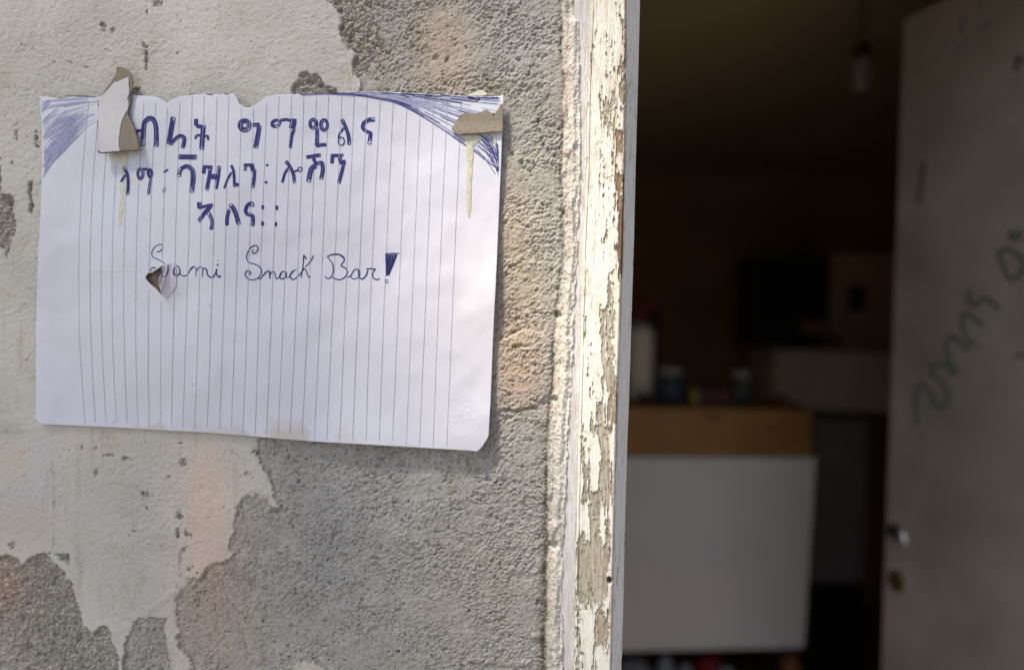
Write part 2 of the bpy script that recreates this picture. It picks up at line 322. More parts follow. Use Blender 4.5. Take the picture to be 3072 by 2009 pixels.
h -= 1.1*np.exp(-((px-ea+3)/5)**2)*(.5+.5*vn(Y/6, Y*0, 98))*sst(-.5, .3, fbm(Y/12, Y*0, 99, 3)+.3)
h = h*(1-mM)+h_m*mM
dirt = np.exp(-((px-ea+8)/14)**2)*sst(1000, 1900, py)*.8+np.exp(-((px-ea+2)/5)**2)*.55
for cx, cy, rx, ry, an in pits:
    m = (np.abs(px-cx) < 60) & (np.abs(py-cy) < 60)
    q = np.hypot((wpx[m]-cx)/rx, (wpy[m]-cy)/ry)+.9*fbm(X[m]/1.6, Y[m]/1.6, 161, 2); k = 1-sst(.35, 1.05, q)
    h[m] -= 1.1*k; dirt[m] = np.maximum(dirt[m], k*.8)
def near(line, wdt):
    L = smooth_line(line, 6); m = (px > L[:, 0].min()-25) & (px < L[:, 0].max()+25) & (py > L[:, 1].min()-25) & (py < L[:, 1].max()+25)
    d = np.full(m.sum(), 1e9); qx = px[m]+3*g2[m]; qy = py[m]+3*grain[m]
    for ax, ay in L: d = np.minimum(d, np.hypot(qx-ax, qy-ay))
    return m, np.exp(-(np.maximum(d-2.5, 0)/(wdt*.7))**2)
for L, wd, dp in cracks:
    m, k = near(L, wd); brk = sst(-.3, .3, fbm(X[m]/2, Y[m]/2, 101, 3))*(.5+.5*sst(-.4, .2, fbm(X[m]/12, Y[m]/12, 103, 2))); h[m] -= dp*k*brk; dirt[m] = np.maximum(dirt[m], .55*k*brk)
for L, wd, dp in ridges:
    m, k = near(L, wd); h[m] += dp*k
for k in range(26):
    x0, y0 = rng.uniform(600, 1600), rng.uniform(-20, 2000); a0 = rng.uniform(-1.4, -.5) if rng.random() < .6 else rng.uniform(1.3, 1.8); L0 = rng.uniform(40, 170)
    m, kk = near([(x0, y0), (x0+L0*.5*math.cos(a0)+rng.normal()*5, y0+L0*.5*math.sin(a0)), (x0+L0*math.cos(a0), y0+L0*math.sin(a0))], 2.2); q_ = (1-mP[m])*(1-mM[m])*(1-mC[m])
    sg = -1 if rng.random() < .6 else .9; h[m] += sg*.35*kk*q_; dirt[m] = np.maximum(dirt[m], (.22 if sg < 0 else 0)*kk*q_)
# lips where the plaster skin has broken
edge = np.exp(-(np.minimum(np.abs(sp-2), 60)/3.5)**2)*(1-mM)*(1-mC); h += .40*edge*(1-2*(sp < 0))*(.6+.8*vn(X/3, Y/3, 195))
# wide shallow dent at the right (trowel patch under the paper)
h += 1.1*sst(-6, 4, sdf(wpx, wpy, Z(900, 600, 2.1025, (1180, 900), (1290, 880), (1380, 835), (1450, 815), (1530, 830), (1590, 900), (1590, 1200), (1500, 1290), (1400, 1312), (1200, 1325)))) * (1-mM)*1.15
# mortar chips, hollows beside the board (px, py, rx, ry, mm)
for cx, cy, rx, ry, mm in [(1722, 30, 30, 45, -2.6), (1700, 455, 20, 18, 1.6), (1728, 450, 10, 16, -2.2), (1692, 325, 10, 30, 1.8), (1692, 385, 9, 22, -1.5), (1688, 610, 13, 22, 1.4), (1692, 640, 8, 12, -1.6), (1672, 850, 14, 70, 1.2), (1675, 945, 12, 14, -2.6), (1662, 1195, 8, 12, -3.), (1640, 1255, 26, 34, .9), (1655, 1575, 20, 30, 1.9), (1662, 1630, 20, 18, -3), (1650, 1560, 8, 8, -2), (1622, 1690, 15, 20, 1.6), (1640, 1480, 16, 26, 1.5), (1655, 1940, 22, 60, 1.0), (1750, 330, 4, 20, -1.5), (1734, 700, 4, 20, -1.5), (1723, 930, 6, 20, -1.5), (1614, 1900, 26, 10, 1.4), (1640, 1400, 12, 20, 1.5), (1633, 1820, 8, 40, 1), (1683, 1800, 4, 45, -4.5), (1683, 1870, 4, 45, -4.5), (1690, 1960, 12, 60, 1.2), (1712, 1300, 6, 30, -2)]:
    m = (np.abs(px-cx) < 3*rx) & (np.abs(py-cy) < 3*ry)
    q = np.hypot((wpx[m]-cx)/rx, (wpy[m]-cy)/ry); h[m] += mm*(1-sst(.35, 1.15, q))
behind = sst(-3, 5, px-eb); h = h*(1-behind)-9*behind
h = np.where(outside, h*np.clip(1, 0, 1), h)
# surface colour, with broad pink, cool and warm tint patches
def C(*c): return np.array(c)[None, :]
k1 = (fbm(X/70, Y/60, 111, 3)*.5+.5)[:, None]; k2 = (fbm(X/30, Y/30, 114, 3)*.5+.5)[:, None]; kf = (fbm(X/2, Y/2, 117, 3))[:, None]
def G(cx, cy, rx, ry): return np.exp(-((px-cx)/rx)**2-((py-cy)/ry)**2)[:, None]
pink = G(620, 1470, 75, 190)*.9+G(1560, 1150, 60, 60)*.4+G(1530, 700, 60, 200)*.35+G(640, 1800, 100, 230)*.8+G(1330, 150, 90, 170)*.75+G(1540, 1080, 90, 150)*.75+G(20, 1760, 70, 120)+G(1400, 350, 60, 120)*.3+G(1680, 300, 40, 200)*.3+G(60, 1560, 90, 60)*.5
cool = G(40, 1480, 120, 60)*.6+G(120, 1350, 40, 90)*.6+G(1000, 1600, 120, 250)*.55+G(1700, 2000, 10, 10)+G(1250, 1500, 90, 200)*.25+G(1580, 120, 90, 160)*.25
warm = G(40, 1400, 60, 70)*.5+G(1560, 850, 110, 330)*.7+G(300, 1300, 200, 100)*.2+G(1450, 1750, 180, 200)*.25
k3 = (fbm(X/9, Y/9, 191, 4, .6))[:, None]; base_r = C(.372, .372, .358)*(.84+.30*k1)*(1+.10*k3)
base_p = C(.545, .548, .525)*(.86+.24*k1)*(.94+.12*k2)
base_c = C(.42, .405, .365)*(.75+.55*cv[:, None]*ev[:, None]+.2*k2)*(.55+.45*np.minimum(1, (d2-d1)*2.4)[:, None])
tm = sst(.2, .9, t)[:, None]; base_m = (C(.56, .54, .50)*(1-tm)+C(.67, .66, .63)*tm)*(.80+.3*k2)*(1+.22*kf)
c = base_r*(1-mP[:, None])+base_p*mP[:, None]; c = c*(1-mC[:, None])+base_c*mC[:, None]; c = c*(1-mM[:, None])+base_m*mM[:, None]
res = (sst(-48, -4, sp)*(1-mP)*(1-mC)*(1-mM)*sst(-.25, .45, fbm(X/5, Y/5, 193, 4, .6))*.65+.35*sst(.25, .6, fbm(X/14, Y/10, 197, 4, .6))*(1-mP)*(1-mC)*(1-mM))[:, None]; c = c*(1-res)+base_p*.92*res; h += .25*res[:, 0]
run = sst(.15, .55, fbm(X/3.5, Y/60, 301, 3))*sst(-.1, .4, fbm(X/25, Y/40, 304, 3)); runs = (run*.16*(1-mM))[:, None]; c = c*(1-runs*C(.5, .7, 1.))
ws = sst(-10, 10, sdf(wpx+10*g2, wpy, wash))*sst(-.2, .25, fbm(X/5, Y/5, 121, 3)); specks = mC*sst(.42, .55, fbm(X/4, Y/4, 124, 3))*.6
ws = np.maximum(ws*.75, specks)[:, None]; c = c*(1-ws)+C(.46, .44, .39)*ws
yel = sst(.30, .62, fbm(X/10, Y/8, 131, 4))[:, None]*.35*(mP[:, None]*.9+.1); c = c*(1-yel)+c*C(.86, .76, .56)*yel
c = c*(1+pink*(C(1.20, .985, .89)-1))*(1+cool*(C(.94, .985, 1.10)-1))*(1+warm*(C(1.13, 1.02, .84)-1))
moss = (G(1490, 262, 45, 20)*.8+G(30, 1290, 50, 20)*.4)*(.6+.8*np.maximum(0, kf)); moss = np.clip(moss, 0, 1); c = c*(1-moss)+C(.20, .17, .09)*moss
dk = (.55*pitm*(1-mP)*(1-mM)*(1-mC)+.5*sst(.05, .6, -fbm(X/.9, Y/1.3, 151, 3))*mM+.45*sst(.62, .25, sand)*(1-mP)*(1-mM)*(1-mC)+.10*sst(.1, .6, -fbm(X/1.2, Y/.85, 61, 2, .6))*mP)[:, None]; c = c*(1-dk*C(.55, .60, .75))
dm = (np.clip(dirt, 0, 1)*(.7+.5*np.clip(grain*1.5, -.5, 1)))[:, None]; dm = np.clip(dm, 0, 1); c = c*(1-dm)+C(.10, .082, .055)*dm
ed = (.18*np.exp(-(np.minimum(np.abs(sp+3), 60)/4)**2)*(1-mM)*(1-mC))[:, None]; c = c*(1-ed)
pv = sst(.5, .62, fbm(X/1.9, Y/1.9, 141, 2))*mP*.0; 
spk = (sst(.60, .70, fbm(X/2.2, Y/2.2, 144, 3, .6))*sst(-.1, .3, fbm(X/18, Y/18, 147, 2))*mP*.75)[:, None]; c = c*(1-spk)+C(.14, .12, .09)*spk; h -= .5*spk[:, 0]
c = np.clip(c, .01, .9)
V = np.stack([x, -h*.001, z], -1)
F = gridfaces(*sh)
fm = lambda a: a[F].mean(1)
rM, rC, rP = fm(mM) > .5, fm(mC) > .5, fm(mP) > .5
wall = thing('house_wall', 'weathered outer wall with peeling white plaster over grey cement, left of the doorway', 'wall', (-.2, 0, 0))
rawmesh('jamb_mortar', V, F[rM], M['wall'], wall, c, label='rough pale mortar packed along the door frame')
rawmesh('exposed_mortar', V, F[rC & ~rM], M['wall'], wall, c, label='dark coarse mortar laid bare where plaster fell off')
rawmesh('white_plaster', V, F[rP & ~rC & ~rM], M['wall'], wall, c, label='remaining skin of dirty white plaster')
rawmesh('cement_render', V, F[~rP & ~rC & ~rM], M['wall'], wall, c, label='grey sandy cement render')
def wall_y(xq, zq):                      # surface of the wall at a place
    ii = np.clip(np.searchsorted(xs, xq), 0, len(xs)-1); jj = np.clip(np.searchsorted(zs, zq), 0, len(zs)-1)
    return -h.reshape(sh)[jj, ii]*.001
box('wall_core', -3.0, .004, .012, .19, 0, 2.40, M['wall_plain'], wall)
box('pier', .905, 3.0, 0, .19, 0, 2.40, M['wall_plain'], wall)
box('lintel', .004, .905, 0, .19, 2.06, 2.40, M['wall_plain'], wall)

# ------------------------------------------------------------------ door frame
frame = thing('door_frame', 'old door frame with flaking white paint between the rough wall and the dark doorway', 'door frame', (.02, 0, 0))
EC = np.array([1775, 1774, 1763, 1759, 1748, 1742, 1738, 1735, 1731, 1726, 1722, 1720])
ED = np.array([1879, 1879, 1877, 1874, 1868, 1861, 1853, 1850, 1845, 1839, 1834, 1828])
EE = np.array([1921, 1920, 1914, 1907, 1901, 1893, 1887, 1883, 1877, 1871, 1865, 1858])
zj = axis(1.185, 1.675, 0, 2.06); nz = len(zj)
zc = np.clip(zj, 1.20, 1.66)
def colx(edge, Yd):
    xx = np.zeros(nz)
    for _ in range(3):
        p = proj(np.stack([xx, xx*0+Yd, zc], -1))[1]; q = np.interp(p, CY, edge)
        xx = ony(q, p, Yd)[:, 0]
    return xx
YF, YS, YE = -.0075, -.0022, .005
bx = colx(EB, YS)-.004; cx_ = colx(EC, YF); dx_ = colx(ED, YF); ex = colx(EE, YE)
def strip(xa, xb, ya, yb, n, name, fn, **k):
    t = np.linspace(0, 1, n)[None, :]; xx = xa[:, None]*(1-t)+xb[:, None]*t; yy = ya*(1-t)+yb*t+0*xx; zz = zj[:, None]+0*xx
    P = np.stack([xx, yy, zz], -1).reshape(-1, 3); p, q = proj(P); off, colr = fn(P, p, q, (t+0*xx).ravel())
    nrm = np.array([yb-ya, -(xb-xa).mean(), 0]); nrm = nrm/np.linalg.norm(nrm)
    rawmesh(name, P+nrm*(off[:, None]*.001), gridfaces(nz, n), M['jamb'], frame, colr, **k)
boxes = [  # x0,x1,y0,y1,strength of bare wood, brownness
    (1855, 1872, 640, 845, 1.2, 1), (1850, 1872, 520, 660, .75, .8), (1848, 1868, 400, 458, .85, .7), (1858, 1878, 175, 320, .7, .3), (1862, 1876, 40, 120, .5, .5),
    (1813, 1845, 112, 225, .35, 0), (1796, 1850, 290, 405, .48, 0), (1790, 1872, 405, 560, .2, .3), (1800, 1860, 560, 860, .22, .5), (1822, 1838, 830, 920, .75, .2),
    (1800, 1845, 905, 1085, .75, 0), (1808, 1843, 1080, 1165, 1.0, 0), (1822, 1853, 1150, 1275, 1.0, .35), (1792, 1830, 1200, 1275, .85, 0), (1768, 1826, 1262, 1302, .85, 0), (1803, 1826, 1270, 1390, 1.0, 0),
    (1797, 1838, 1385, 1510, .95, 0), (1748, 1771, 1390, 1530, .75, 0), (1764, 1775, 1010, 1190, .5, 0), (1766, 1772, 1320, 1480, .6, 0), (1758, 1800, 1470, 1670, 1.0, 0), (1790, 1830, 1500, 1620, .5, 0),
    (1815, 1829, 1540, 1680, .9, .3), (1732, 1810, 1610, 1815, 1.0, 0), (1800, 1822, 1620, 1780, .9, .3), (1784, 1828, 1830, 1930, .85, .2), (1768, 1790, 1925, 2060, .6, 0), (1722, 1744, 1740, 2060, .6, 0), (1790, 1812, 1660, 1850, .6, .1),
    (1752, 1762, 940, 1030, .8, 0), (1741, 1757, 1270, 1380, .6, 0), (1756, 1764, 850, 1010, .35, 0)]
bigwhite = [(1752, 1768, 1500, 1615), (1803, 1812, 1500, 1622), (1750, 1778, 1820, 2050)]
def peel(P, p, q, t):
    X, Y = P[:, 0]*1000, P[:, 2]*1000; dxx = 6*fbm(X/3, Y/6, 201, 4, .65); dyy = 40*fbm(X/1.3, Y/9, 205, 3)
    s = np.zeros(len(P)); br = np.zeros(len(P))
    for x0, x1, y0, y1, st, b in boxes:
        k = st*sst(-7, 5, np.minimum(p+dxx-x0, x1-p-dxx))*sst(-30, 22, np.minimum(q+dyy-y0, y1-q-dyy)); br = np.where(k > s, b, br); s = np.maximum(s, k)
    for x0, x1, y0, y1 in bigwhite:
        s *= 1-.85*sst(-3, 3, np.minimum(p+dxx-x0, x1-p-dxx))*sst(-14, 14, np.minimum(q+dyy-y0, y1-q-dyy))
    n1 = fbm(X/.9, Y/9, 211, 4, .6); n2 = fbm(X/1.6, Y/2.6, 215, 3, .6); n3 = fbm(X/5, Y/25, 219, 3)
    up_ = sst(1100, 300, q)*.12; f = s*1.15-.62+up_+.75*n1+.55*n2+.25*n3; peelm = sst(-.03, .05, f)
    fine = sst(.18, .5, fbm(X/.55, Y/4, 222, 3, .6)+.25*n3+up_)*.45*(1-peelm)*sst(1450, 900, q)+sst(.42, .6, fbm(X/.7, Y/2.5, 262, 3, .6))*.5*(1-peelm)
    gr = fbm(X/.45, Y/14, 225, 3, .6)
    wood = C(.37, .34, .27)*(1+.55*gr[:, None])*(1+.15*n2[:, None]); brown = C(.22, .14, .085)*(1+.4*gr[:, None])
    brm = (np.clip(br*1.1+.25*n2, 0, 1))[:, None]; wood = wood*(1-brm)+brown*brm
    wsh = (sst(.0, .5, fbm(X/.6, Y/7, 431, 3, .6)+.2*n3)*.55*(br < .6))[:, None]; wood = wood*(1-wsh)+C(.62, .60, .53)*wsh
    dkp = sst(.25, .5, n2+.25*n1)[:, None]*peelm[:, None]*.6; wood = wood*(1-dkp)+C(.10, .075, .045)*dkp
    paint = C(.80, .80, .75)*(1+.05*n3[:, None])*(1+.04*gr[:, None]); yl = sst(-.3, .5, n3+.5*fbm(X/.7, Y/18, 271, 3)+.25*n1)[:, None]*(.30*sst(1300, 700, q)+.12)[:, None]; paint = paint*(1-yl)+C(.56, .47, .33)*yl; sk = (sst(.30, .55, fbm(X/.6, Y/1.1, 275, 2))*sst(-.2, .4, n3+n2*.5)*.6)[:, None]; paint = paint*(1-sk)+C(.36, .31, .22)*sk
    fi = fine[:, None]; paint = paint*(1-fi)+C(.47, .43, .34)*fi
    rim = (np.exp(-((f+.02)/.05)**2)*.35)[:, None]; paint = paint*(1-rim)+C(.25, .19, .11)*rim
    col = paint*(1-peelm[:, None])+wood*peelm[:, None]
    off = .65*(1-peelm)+.25*np.exp(-((f+.03)/.06)**2)-.25*fine+.10*gr+.18*n3+.12*n2*peelm
    k = np.hypot((p+dxx-1829)/9, (q-1739)/13); kk = 1-sst(.6, 1.1, k); off -= 1.6*kk; col = col*(1-kk[:, None])+C(.05, .04, .035)*kk[:, None]
    crk = np.exp(-((q-1707-.15*(p-1820)+2*n2)/1.6)**2)*(p > 1812)*(p < 1845)*.7; col = col*(1-crk[:, None]*.6); off -= .3*crk
    g = np.exp(-((t-.085-.012*n3)/.010)**2)*sst(-.3, .2, fbm(Y/12, Y*0, 231, 3)+.25); off -= .6*g; col = col*(1-.55*g[:, None])
    g = np.exp(-((t-.30-.01*n3)/.008)**2)*sst(0, .3, fbm(Y/20, Y*0, 235, 3)); off -= .3*g; col = col*(1-.3*g[:, None])
    off -= 2.2*np.maximum(0, (t-.93)/.07)**2+.8*np.maximum(0, (.03-t)/.03)**2
    return off, np.clip(col, .01, .86)
strip(cx_, dx_, YF, YF, 150, 'jamb_board', peel, label='front face of the frame, white paint flaked to bare wood')
def beads(P, p, q, t):
    X, Y = P[:, 0]*1000, P[:, 2]*1000; n = fbm(X/3, Y/30, 241, 4); n2 = fbm(X/1., Y/1.3, 244, 3)
    gm = sst(.0, .5, fbm(X/1.2, Y/9, 411, 3)+.2)*.22; col = C(.62, .62, .655)*(1+.06*n[:, None])*(1-gm[:, None]*C(.6, .75, 1.)); sp_ = sst(.35, .55, n2)*sst(.72, .95, t); col = col*(1-sp_[:, None]*.4)+C(.40, .36, .28)*sp_[:, None]*.4
    return .15*n+.25*n2*sst(.7, .95, t)-.3*sst(.45, .6, fbm(X/1.1, Y/16, 247, 2)), col
strip(bx, cx_-.0002, YS, YS, 40, 'painted_strip', beads, label='smooth lavender grey painted strip beside the mortar')
strip(cx_-.0002, cx_, YS, YF, 3, 'board_edge', lambda P, p, q, t: (0*t, C(.5, .46, .38)+0*t[:, None]))
def bev(P, p, q, t):
    X, Y = P[:, 0]*1000, P[:, 2]*1000; n = fbm(X/3, Y/30, 251, 4); n2 = fbm(X/.8, Y/10, 254, 4, .6)
    col = C(.76, .77, .77)*(1+.06*n[:, None]); m = sst(.30, .42, n2+.10*n)*sst(.1, .3, fbm(X/8, Y/60, 257, 2)+.35)*.7
    pr = np.exp(-((t-.06)/.07)**2)*sst(-.1, .3, fbm(Y/7, X, 259, 3))*.6; m = np.maximum(m, pr)
    col = col*(1-m[:, None])+C(.26, .23, .20)*m[:, None]; return .12*n-.2*m, col
strip(dx_+.0001, ex, YF+.0003, YE, 50, 'chamfer', bev, label='shaded grey chamfered edge towards the doorway')
def quadstrip(name, xa, ya, xb, yb, m):
    P = np.concatenate([np.stack([xa, xa*0+ya, zj], -1), np.stack([xb, xb*0+yb, zj], -1)]); i = np.arange(nz-1)
    rawmesh(name, P, np.stack([i, i+nz, i+nz+1, i+1], -1), m, frame, np.tile(C(.55, .56, .58), (2*nz, 1)))
quadstrip('inner_reveal', ex, YE, ex, .20, M['jamb'])
box('head_board', .004, .905, -.0075, .20, 2.035, 2.059, M['tube'], frame, .002)
box('hinge_post', .86, .904, -.0075, .20, 0, 2.034, M['tube'], frame, .002)

# ------------------------------------------------------------------ the paper
TOPX = np.array([118, 150, 180, 215, 250, 290, 330, 395, 420, 455, 470, 485, 500, 515, 540, 600, 660, 700, 708, 716, 735, 750, 770, 790, 800, 840, 900, 1000, 1060, 1150, 1250, 1350, 1430, 1500, 1511])
TOPY = np.array([289, 293, 296, 292, 289, 291, 288, 284, 287, 289, 292, 299, 308, 301, 289, 284, 284, 280, 290, 311, 323, 323, 311, 297, 289, 284, 283, 279, 276, 276, 281, 286, 291, 290, 285])
BOTX = np.array([107, 118, 128, 200, 350, 480, 620, 780, 850, 960, 1100, 1250, 1400, 1432, 1446, 1460, 1466])
BOTY = np.array([1256, 1268, 1272, 1275, 1282, 1290, 1297, 1310, 1317, 1325, 1333, 1342, 1351, 1354, 1340, 1318, 1306])
LY = np.array([285, 400, 500, 700, 830, 1000, 1130, 1256]); LX = np.array([119, 126, 127, 119, 112, 109, 108, 107])
RY = np.array([285, 500, 800, 1000, 1200, 1306]); RX = np.array([1511, 1503, 1490, 1480, 1472, 1466])
YP = -.0042
def paper_y(p, q):                       # how far the sheet stands off the wall
    s = (p-110)/1390; t = (q-285)/1050
    lift = .0012*np.sin(s*5.1+.8)*np.sin(t*4+.3)+.0010*np.sin(s*11+2+3*t)+.0007*np.sin(s*7-9*t)+.0003*np.sin(s*29+5*t)+.0004*np.sin(t*17+s*4)
    ben = .0028*np.exp(-((s-1)/.16)**2-((t-1)/.2)**2)+.003*np.exp(-(s/.05)**2)*sst(.5, 1, t)+.0022*sst(.9, 1.05, t)*(.6+.4*np.sin(s*11+1))
    bmp = .0013*fbm(np.asarray(p)/130, np.asarray(q)/150, 301, 3)+.0004*(1-np.minimum(1, np.abs(q-930-.25*(p-300))/40))*sst(320, 120, p)
    cr = 0
    for cx, cy, r in ((1378, 1245, 62), (200, 1165, 58)):
        d = np.hypot(p-cx, q-cy); cr = cr+.00006*np.exp(-((d-r)/7)**2)+.00012*np.exp(-(d/r)**4)*fbm(np.asarray(p)/9, np.asarray(q)/9, 305, 2)
    fold = .0007*np.exp(-np.abs(q-560-.35*p-0)/9)*sst(430, 500, q)*0
    pk = .0022*np.exp(-((p-505)/40)**2-((q-840)/60)**2)
    return YP-lift-ben-bmp-cr-fold-pk
nx_, ny_ = 620, 460
sx = np.linspace(0, 1, nx_)[None, :]; ty = np.linspace(0, 1, ny_)[:, None]
xq = 118+(1511-118)*sx; top = np.interp(xq, TOPX, TOPY)+1.6*fbm(xq/7, xq*0, 311, 3)*(xq < 830)+.7*fbm(xq/9, xq*0, 313, 3)*(xq >= 830)
xb = 107+(1466-107)*sx; bot = np.interp(xb, BOTX, BOTY)
PY = top*(1-ty)+bot*ty
PX = np.interp(PY, LY, LX)*(1-sx)+np.interp(PY, RY, RX)*sx
yy = paper_y(PX, PY); P = ony(PX, PY, yy); P = P.reshape(-1, 3); p, q = PX.ravel(), PY.ravel()
hole = Z(420, 710, 5.95, (100, 715), (150, 650), (230, 640), (300, 590), (370, 545), (400, 520), (500, 520), (470, 640), (430, 760), (420, 900), (400, 1050), (300, 940), (200, 850), (130, 780))
hs = sdf(p+2*fbm(p/6, q/6, 321, 2), q, hole, 20)
col = np.tile(C(.66, .69, .81), (len(P), 1))*(1+.03*fbm(p/200, q/200, 331, 3)[:, None])
def GG(cx, cy, rx, ry): return np.exp(-((p-cx)/rx)**2-((q-cy)/ry)**2)[:, None]
col = col*(1+GG(1420, 900, 190, 420)*(C(1.06, 1.02, .955)-1))*(1+GG(950, 700, 300, 300)*(C(1.01, .99, 1.02)-1))*(1+GG(330, 600, 150, 300)*(C(.96, 1.0, 1.0)-1))
bb = np.interp(p, BOTX, BOTY)-q
st = (sst(95, 0, bb)*sst(-.15, .3, fbm(p/60, q/60, 335, 4)+.35*GG(870, 1290, 130, 200)[:, 0]+.2*GG(480, 1290, 80, 99)[:, 0]-.1)*(GG(860, 1290, 190, 90)[:, 0]+GG(480, 1295, 110, 40)[:, 0]*.8))
st = np.clip(st, 0, 1)[:, None]*.65; col = col*(1-st)+C(.50, .46, .36)*st
for cx, cy, rx, ry, ws in ((578, 1155, 3, 3, .6), (408, 897, 3, 3, .5), (341, 1266, 3, 2.5, .7), (632, 915, 3, 6, .5), (537, 882, 7, 3, .4), (348, 816, 70, 1.3, .25), (393, 1180, 2, 2, .5), (800, 1060, 2, 2, .3)):
    k = GG(cx, cy, rx, ry)*ws; col = col*(1-k)+C(.30, .25, .17)*k
k = (GG(400, 540, 20, 10)*.5+GG(340, 480, 14, 30)*.25); col = col*(1-k)+C(.62, .58, .42)*k
tor = ((np.abs(hs) < 3)*.3)[:, None]; col = col*(1-tor)+C(.6, .55, .48)*tor
note = thing('paper_note', 'handwritten sheet of ruled white paper advertising a snack bar, pasted on the wall', 'notice', ony(800, 800, YP))
F = gridfaces(ny_, nx_); F = F[:, ::-1]; F = F[hs[F].mean(1) < 0]
rawmesh('sheet', P, F, M['paper'], note, col, solid=.00018)

zf_n = [0]
class Pen:
    """thin strokes lying on the sheet, gathered into one printed/written part"""
    def __init__(s): s.V = []; s.F = []; s.n = 0; s.G = []; s.g = None
    def stroke(s, pts, wd, step=3.0, wob=0, taper=True, mapper=None):
        L = smooth_line(pts, step)
        if wob: L = L+wob*rng.normal(size=(1, 2))+.35*wob*rng.normal(size=L.shape)
        d = np.gradient(L, axis=0); d /= np.maximum(np.hypot(d[:, 0], d[:, 1]), 1e-6)[:, None]; nr = np.stack([-d[:, 1], d[:, 0]], -1)
        ww = wd/2*np.ones(len(L))*(1+.18*rng.normal(size=len(L)).cumsum()/np.sqrt(len(L)))
        if taper and len(L) > 3: ww[0] *= .55; ww[-1] *= .4
        zf_n[0] = (zf_n[0]+1) % 70; off = .00010+.0000022*zf_n[0]
        A = L+nr*ww[:, None]; B = L-nr*ww[:, None]
        if mapper: W = np.concatenate([mapper(A, off), mapper(B, off)])
        else: W = np.concatenate([ony(K[:, 0], K[:, 1], paper_y(K[:, 0], K[:, 1])-off) for K in (A, B)])
        n = len(L); i = np.arange(n-1)+s.n; s.G.append((s.g if s.g is not None else -len(s.G)-1, L.min(0), L.max(0)))
        s.V.append(W); s.F.append(np.stack([i, i+1, i+1+n, i+n], -1)); s.n += 2*n
    def thick(s, pts, w, step=3.0):
        """a letter limb drawn hollow and scribbled in with the pen"""
        L = smooth_line(pts, step); d = np.gradient(L, axis=0); d /= np.maximum(np.hypot(d[:, 0], d[:, 1]), 1e-6)[:, None]; nr = np.stack([-d[:, 1], d[:, 0]], -1); s.g = len(s.G)+1
        for k in (-.5, .5):
            s.stroke(L[::2] if len(L) > 6 else L, 2.3, wob=.5) if False else s.stroke(L+nr*w*k*.86, 2.4, wob=.45)
        n = max(2, int(w/1.9))
        for j in range(n):
            k = ((j+.5)/n-.5)*.8+rng.normal()*.06; a = rng.integers(0, max(1, len(L)//6)); b = len(L)-rng.integers(0, max(1, len(L)//6))
            if b-a > 2: s.stroke((L+nr*w*k)[a:b], 2.3, wob=.6)
        for e, sg in ((0, -1), (-1, 1)):
            s.stroke([L[e]+nr[e]*w*.45, L[e]-nr[e]*w*.45], 2.2, step=2, wob=.4)
        s.g = None
    def ring(s, cx, cy, rx, ry, w, rot=0, n=22):
        a = np.linspace(0, 2*math.pi*1.06, n)+1.0; c, q = math.cos(rot), math.sin(rot)
        L = np.stack([cx+rx*np.cos(a)*c-ry*np.sin(a)*q, cy+rx*np.cos(a)*q+ry*np.sin(a)*c], -1)
        if w > 3.5: s.thick(L, w)
        else: s.stroke(L, w, wob=.2)
    def pieces(s, name, m, parent, margin=1.5, labels=None):
        gid = {}; 
        for i, (g, lo, hi) in enumerate(s.G): gid.setdefault(g, [[], lo, hi]); e = gid[g]; e[0].append(i); e[1] = np.minimum(e[1], lo); e[2] = np.maximum(e[2], hi)
        L = list(gid.values()); ch = True
        while ch:
            ch = False
            for i in range(len(L)):
                for j in range(i+1, len(L)):
                    if (L[i][1] < L[j][2]+margin).all() and (L[j][1] < L[i][2]+margin).all():
                        L[i] = [L[i][0]+L[j][0], np.minimum(L[i][1], L[j][1]), np.maximum(L[i][2], L[j][2])]; del L[j]; ch = True; break
                if ch: break
        L.sort(key=lambda e: (e[1][0]))
        for e in L:
            q = Pen(); 
            for i in e[0]:
                V_ = s.V[i]; F_ = s.F[i]-s.F[i].min(); q.V.append(V_); q.F.append(F_+q.n); q.n += len(V_)
            q.build(name, m, parent)
    def build(s, name, m, parent, **k):
        V = np.concatenate(s.V); F = np.concatenate(s.F)
        a, b, c = V[F[:, 0]], V[F[:, 1]], V[F[:, 2]]; nn = np.cross(b-a, c-a); F = np.where((nn[:, 1] > 0)[:, None], F[:, ::-1], F)
        rawmesh(name, V, F, m, parent, smooth=False, **k)

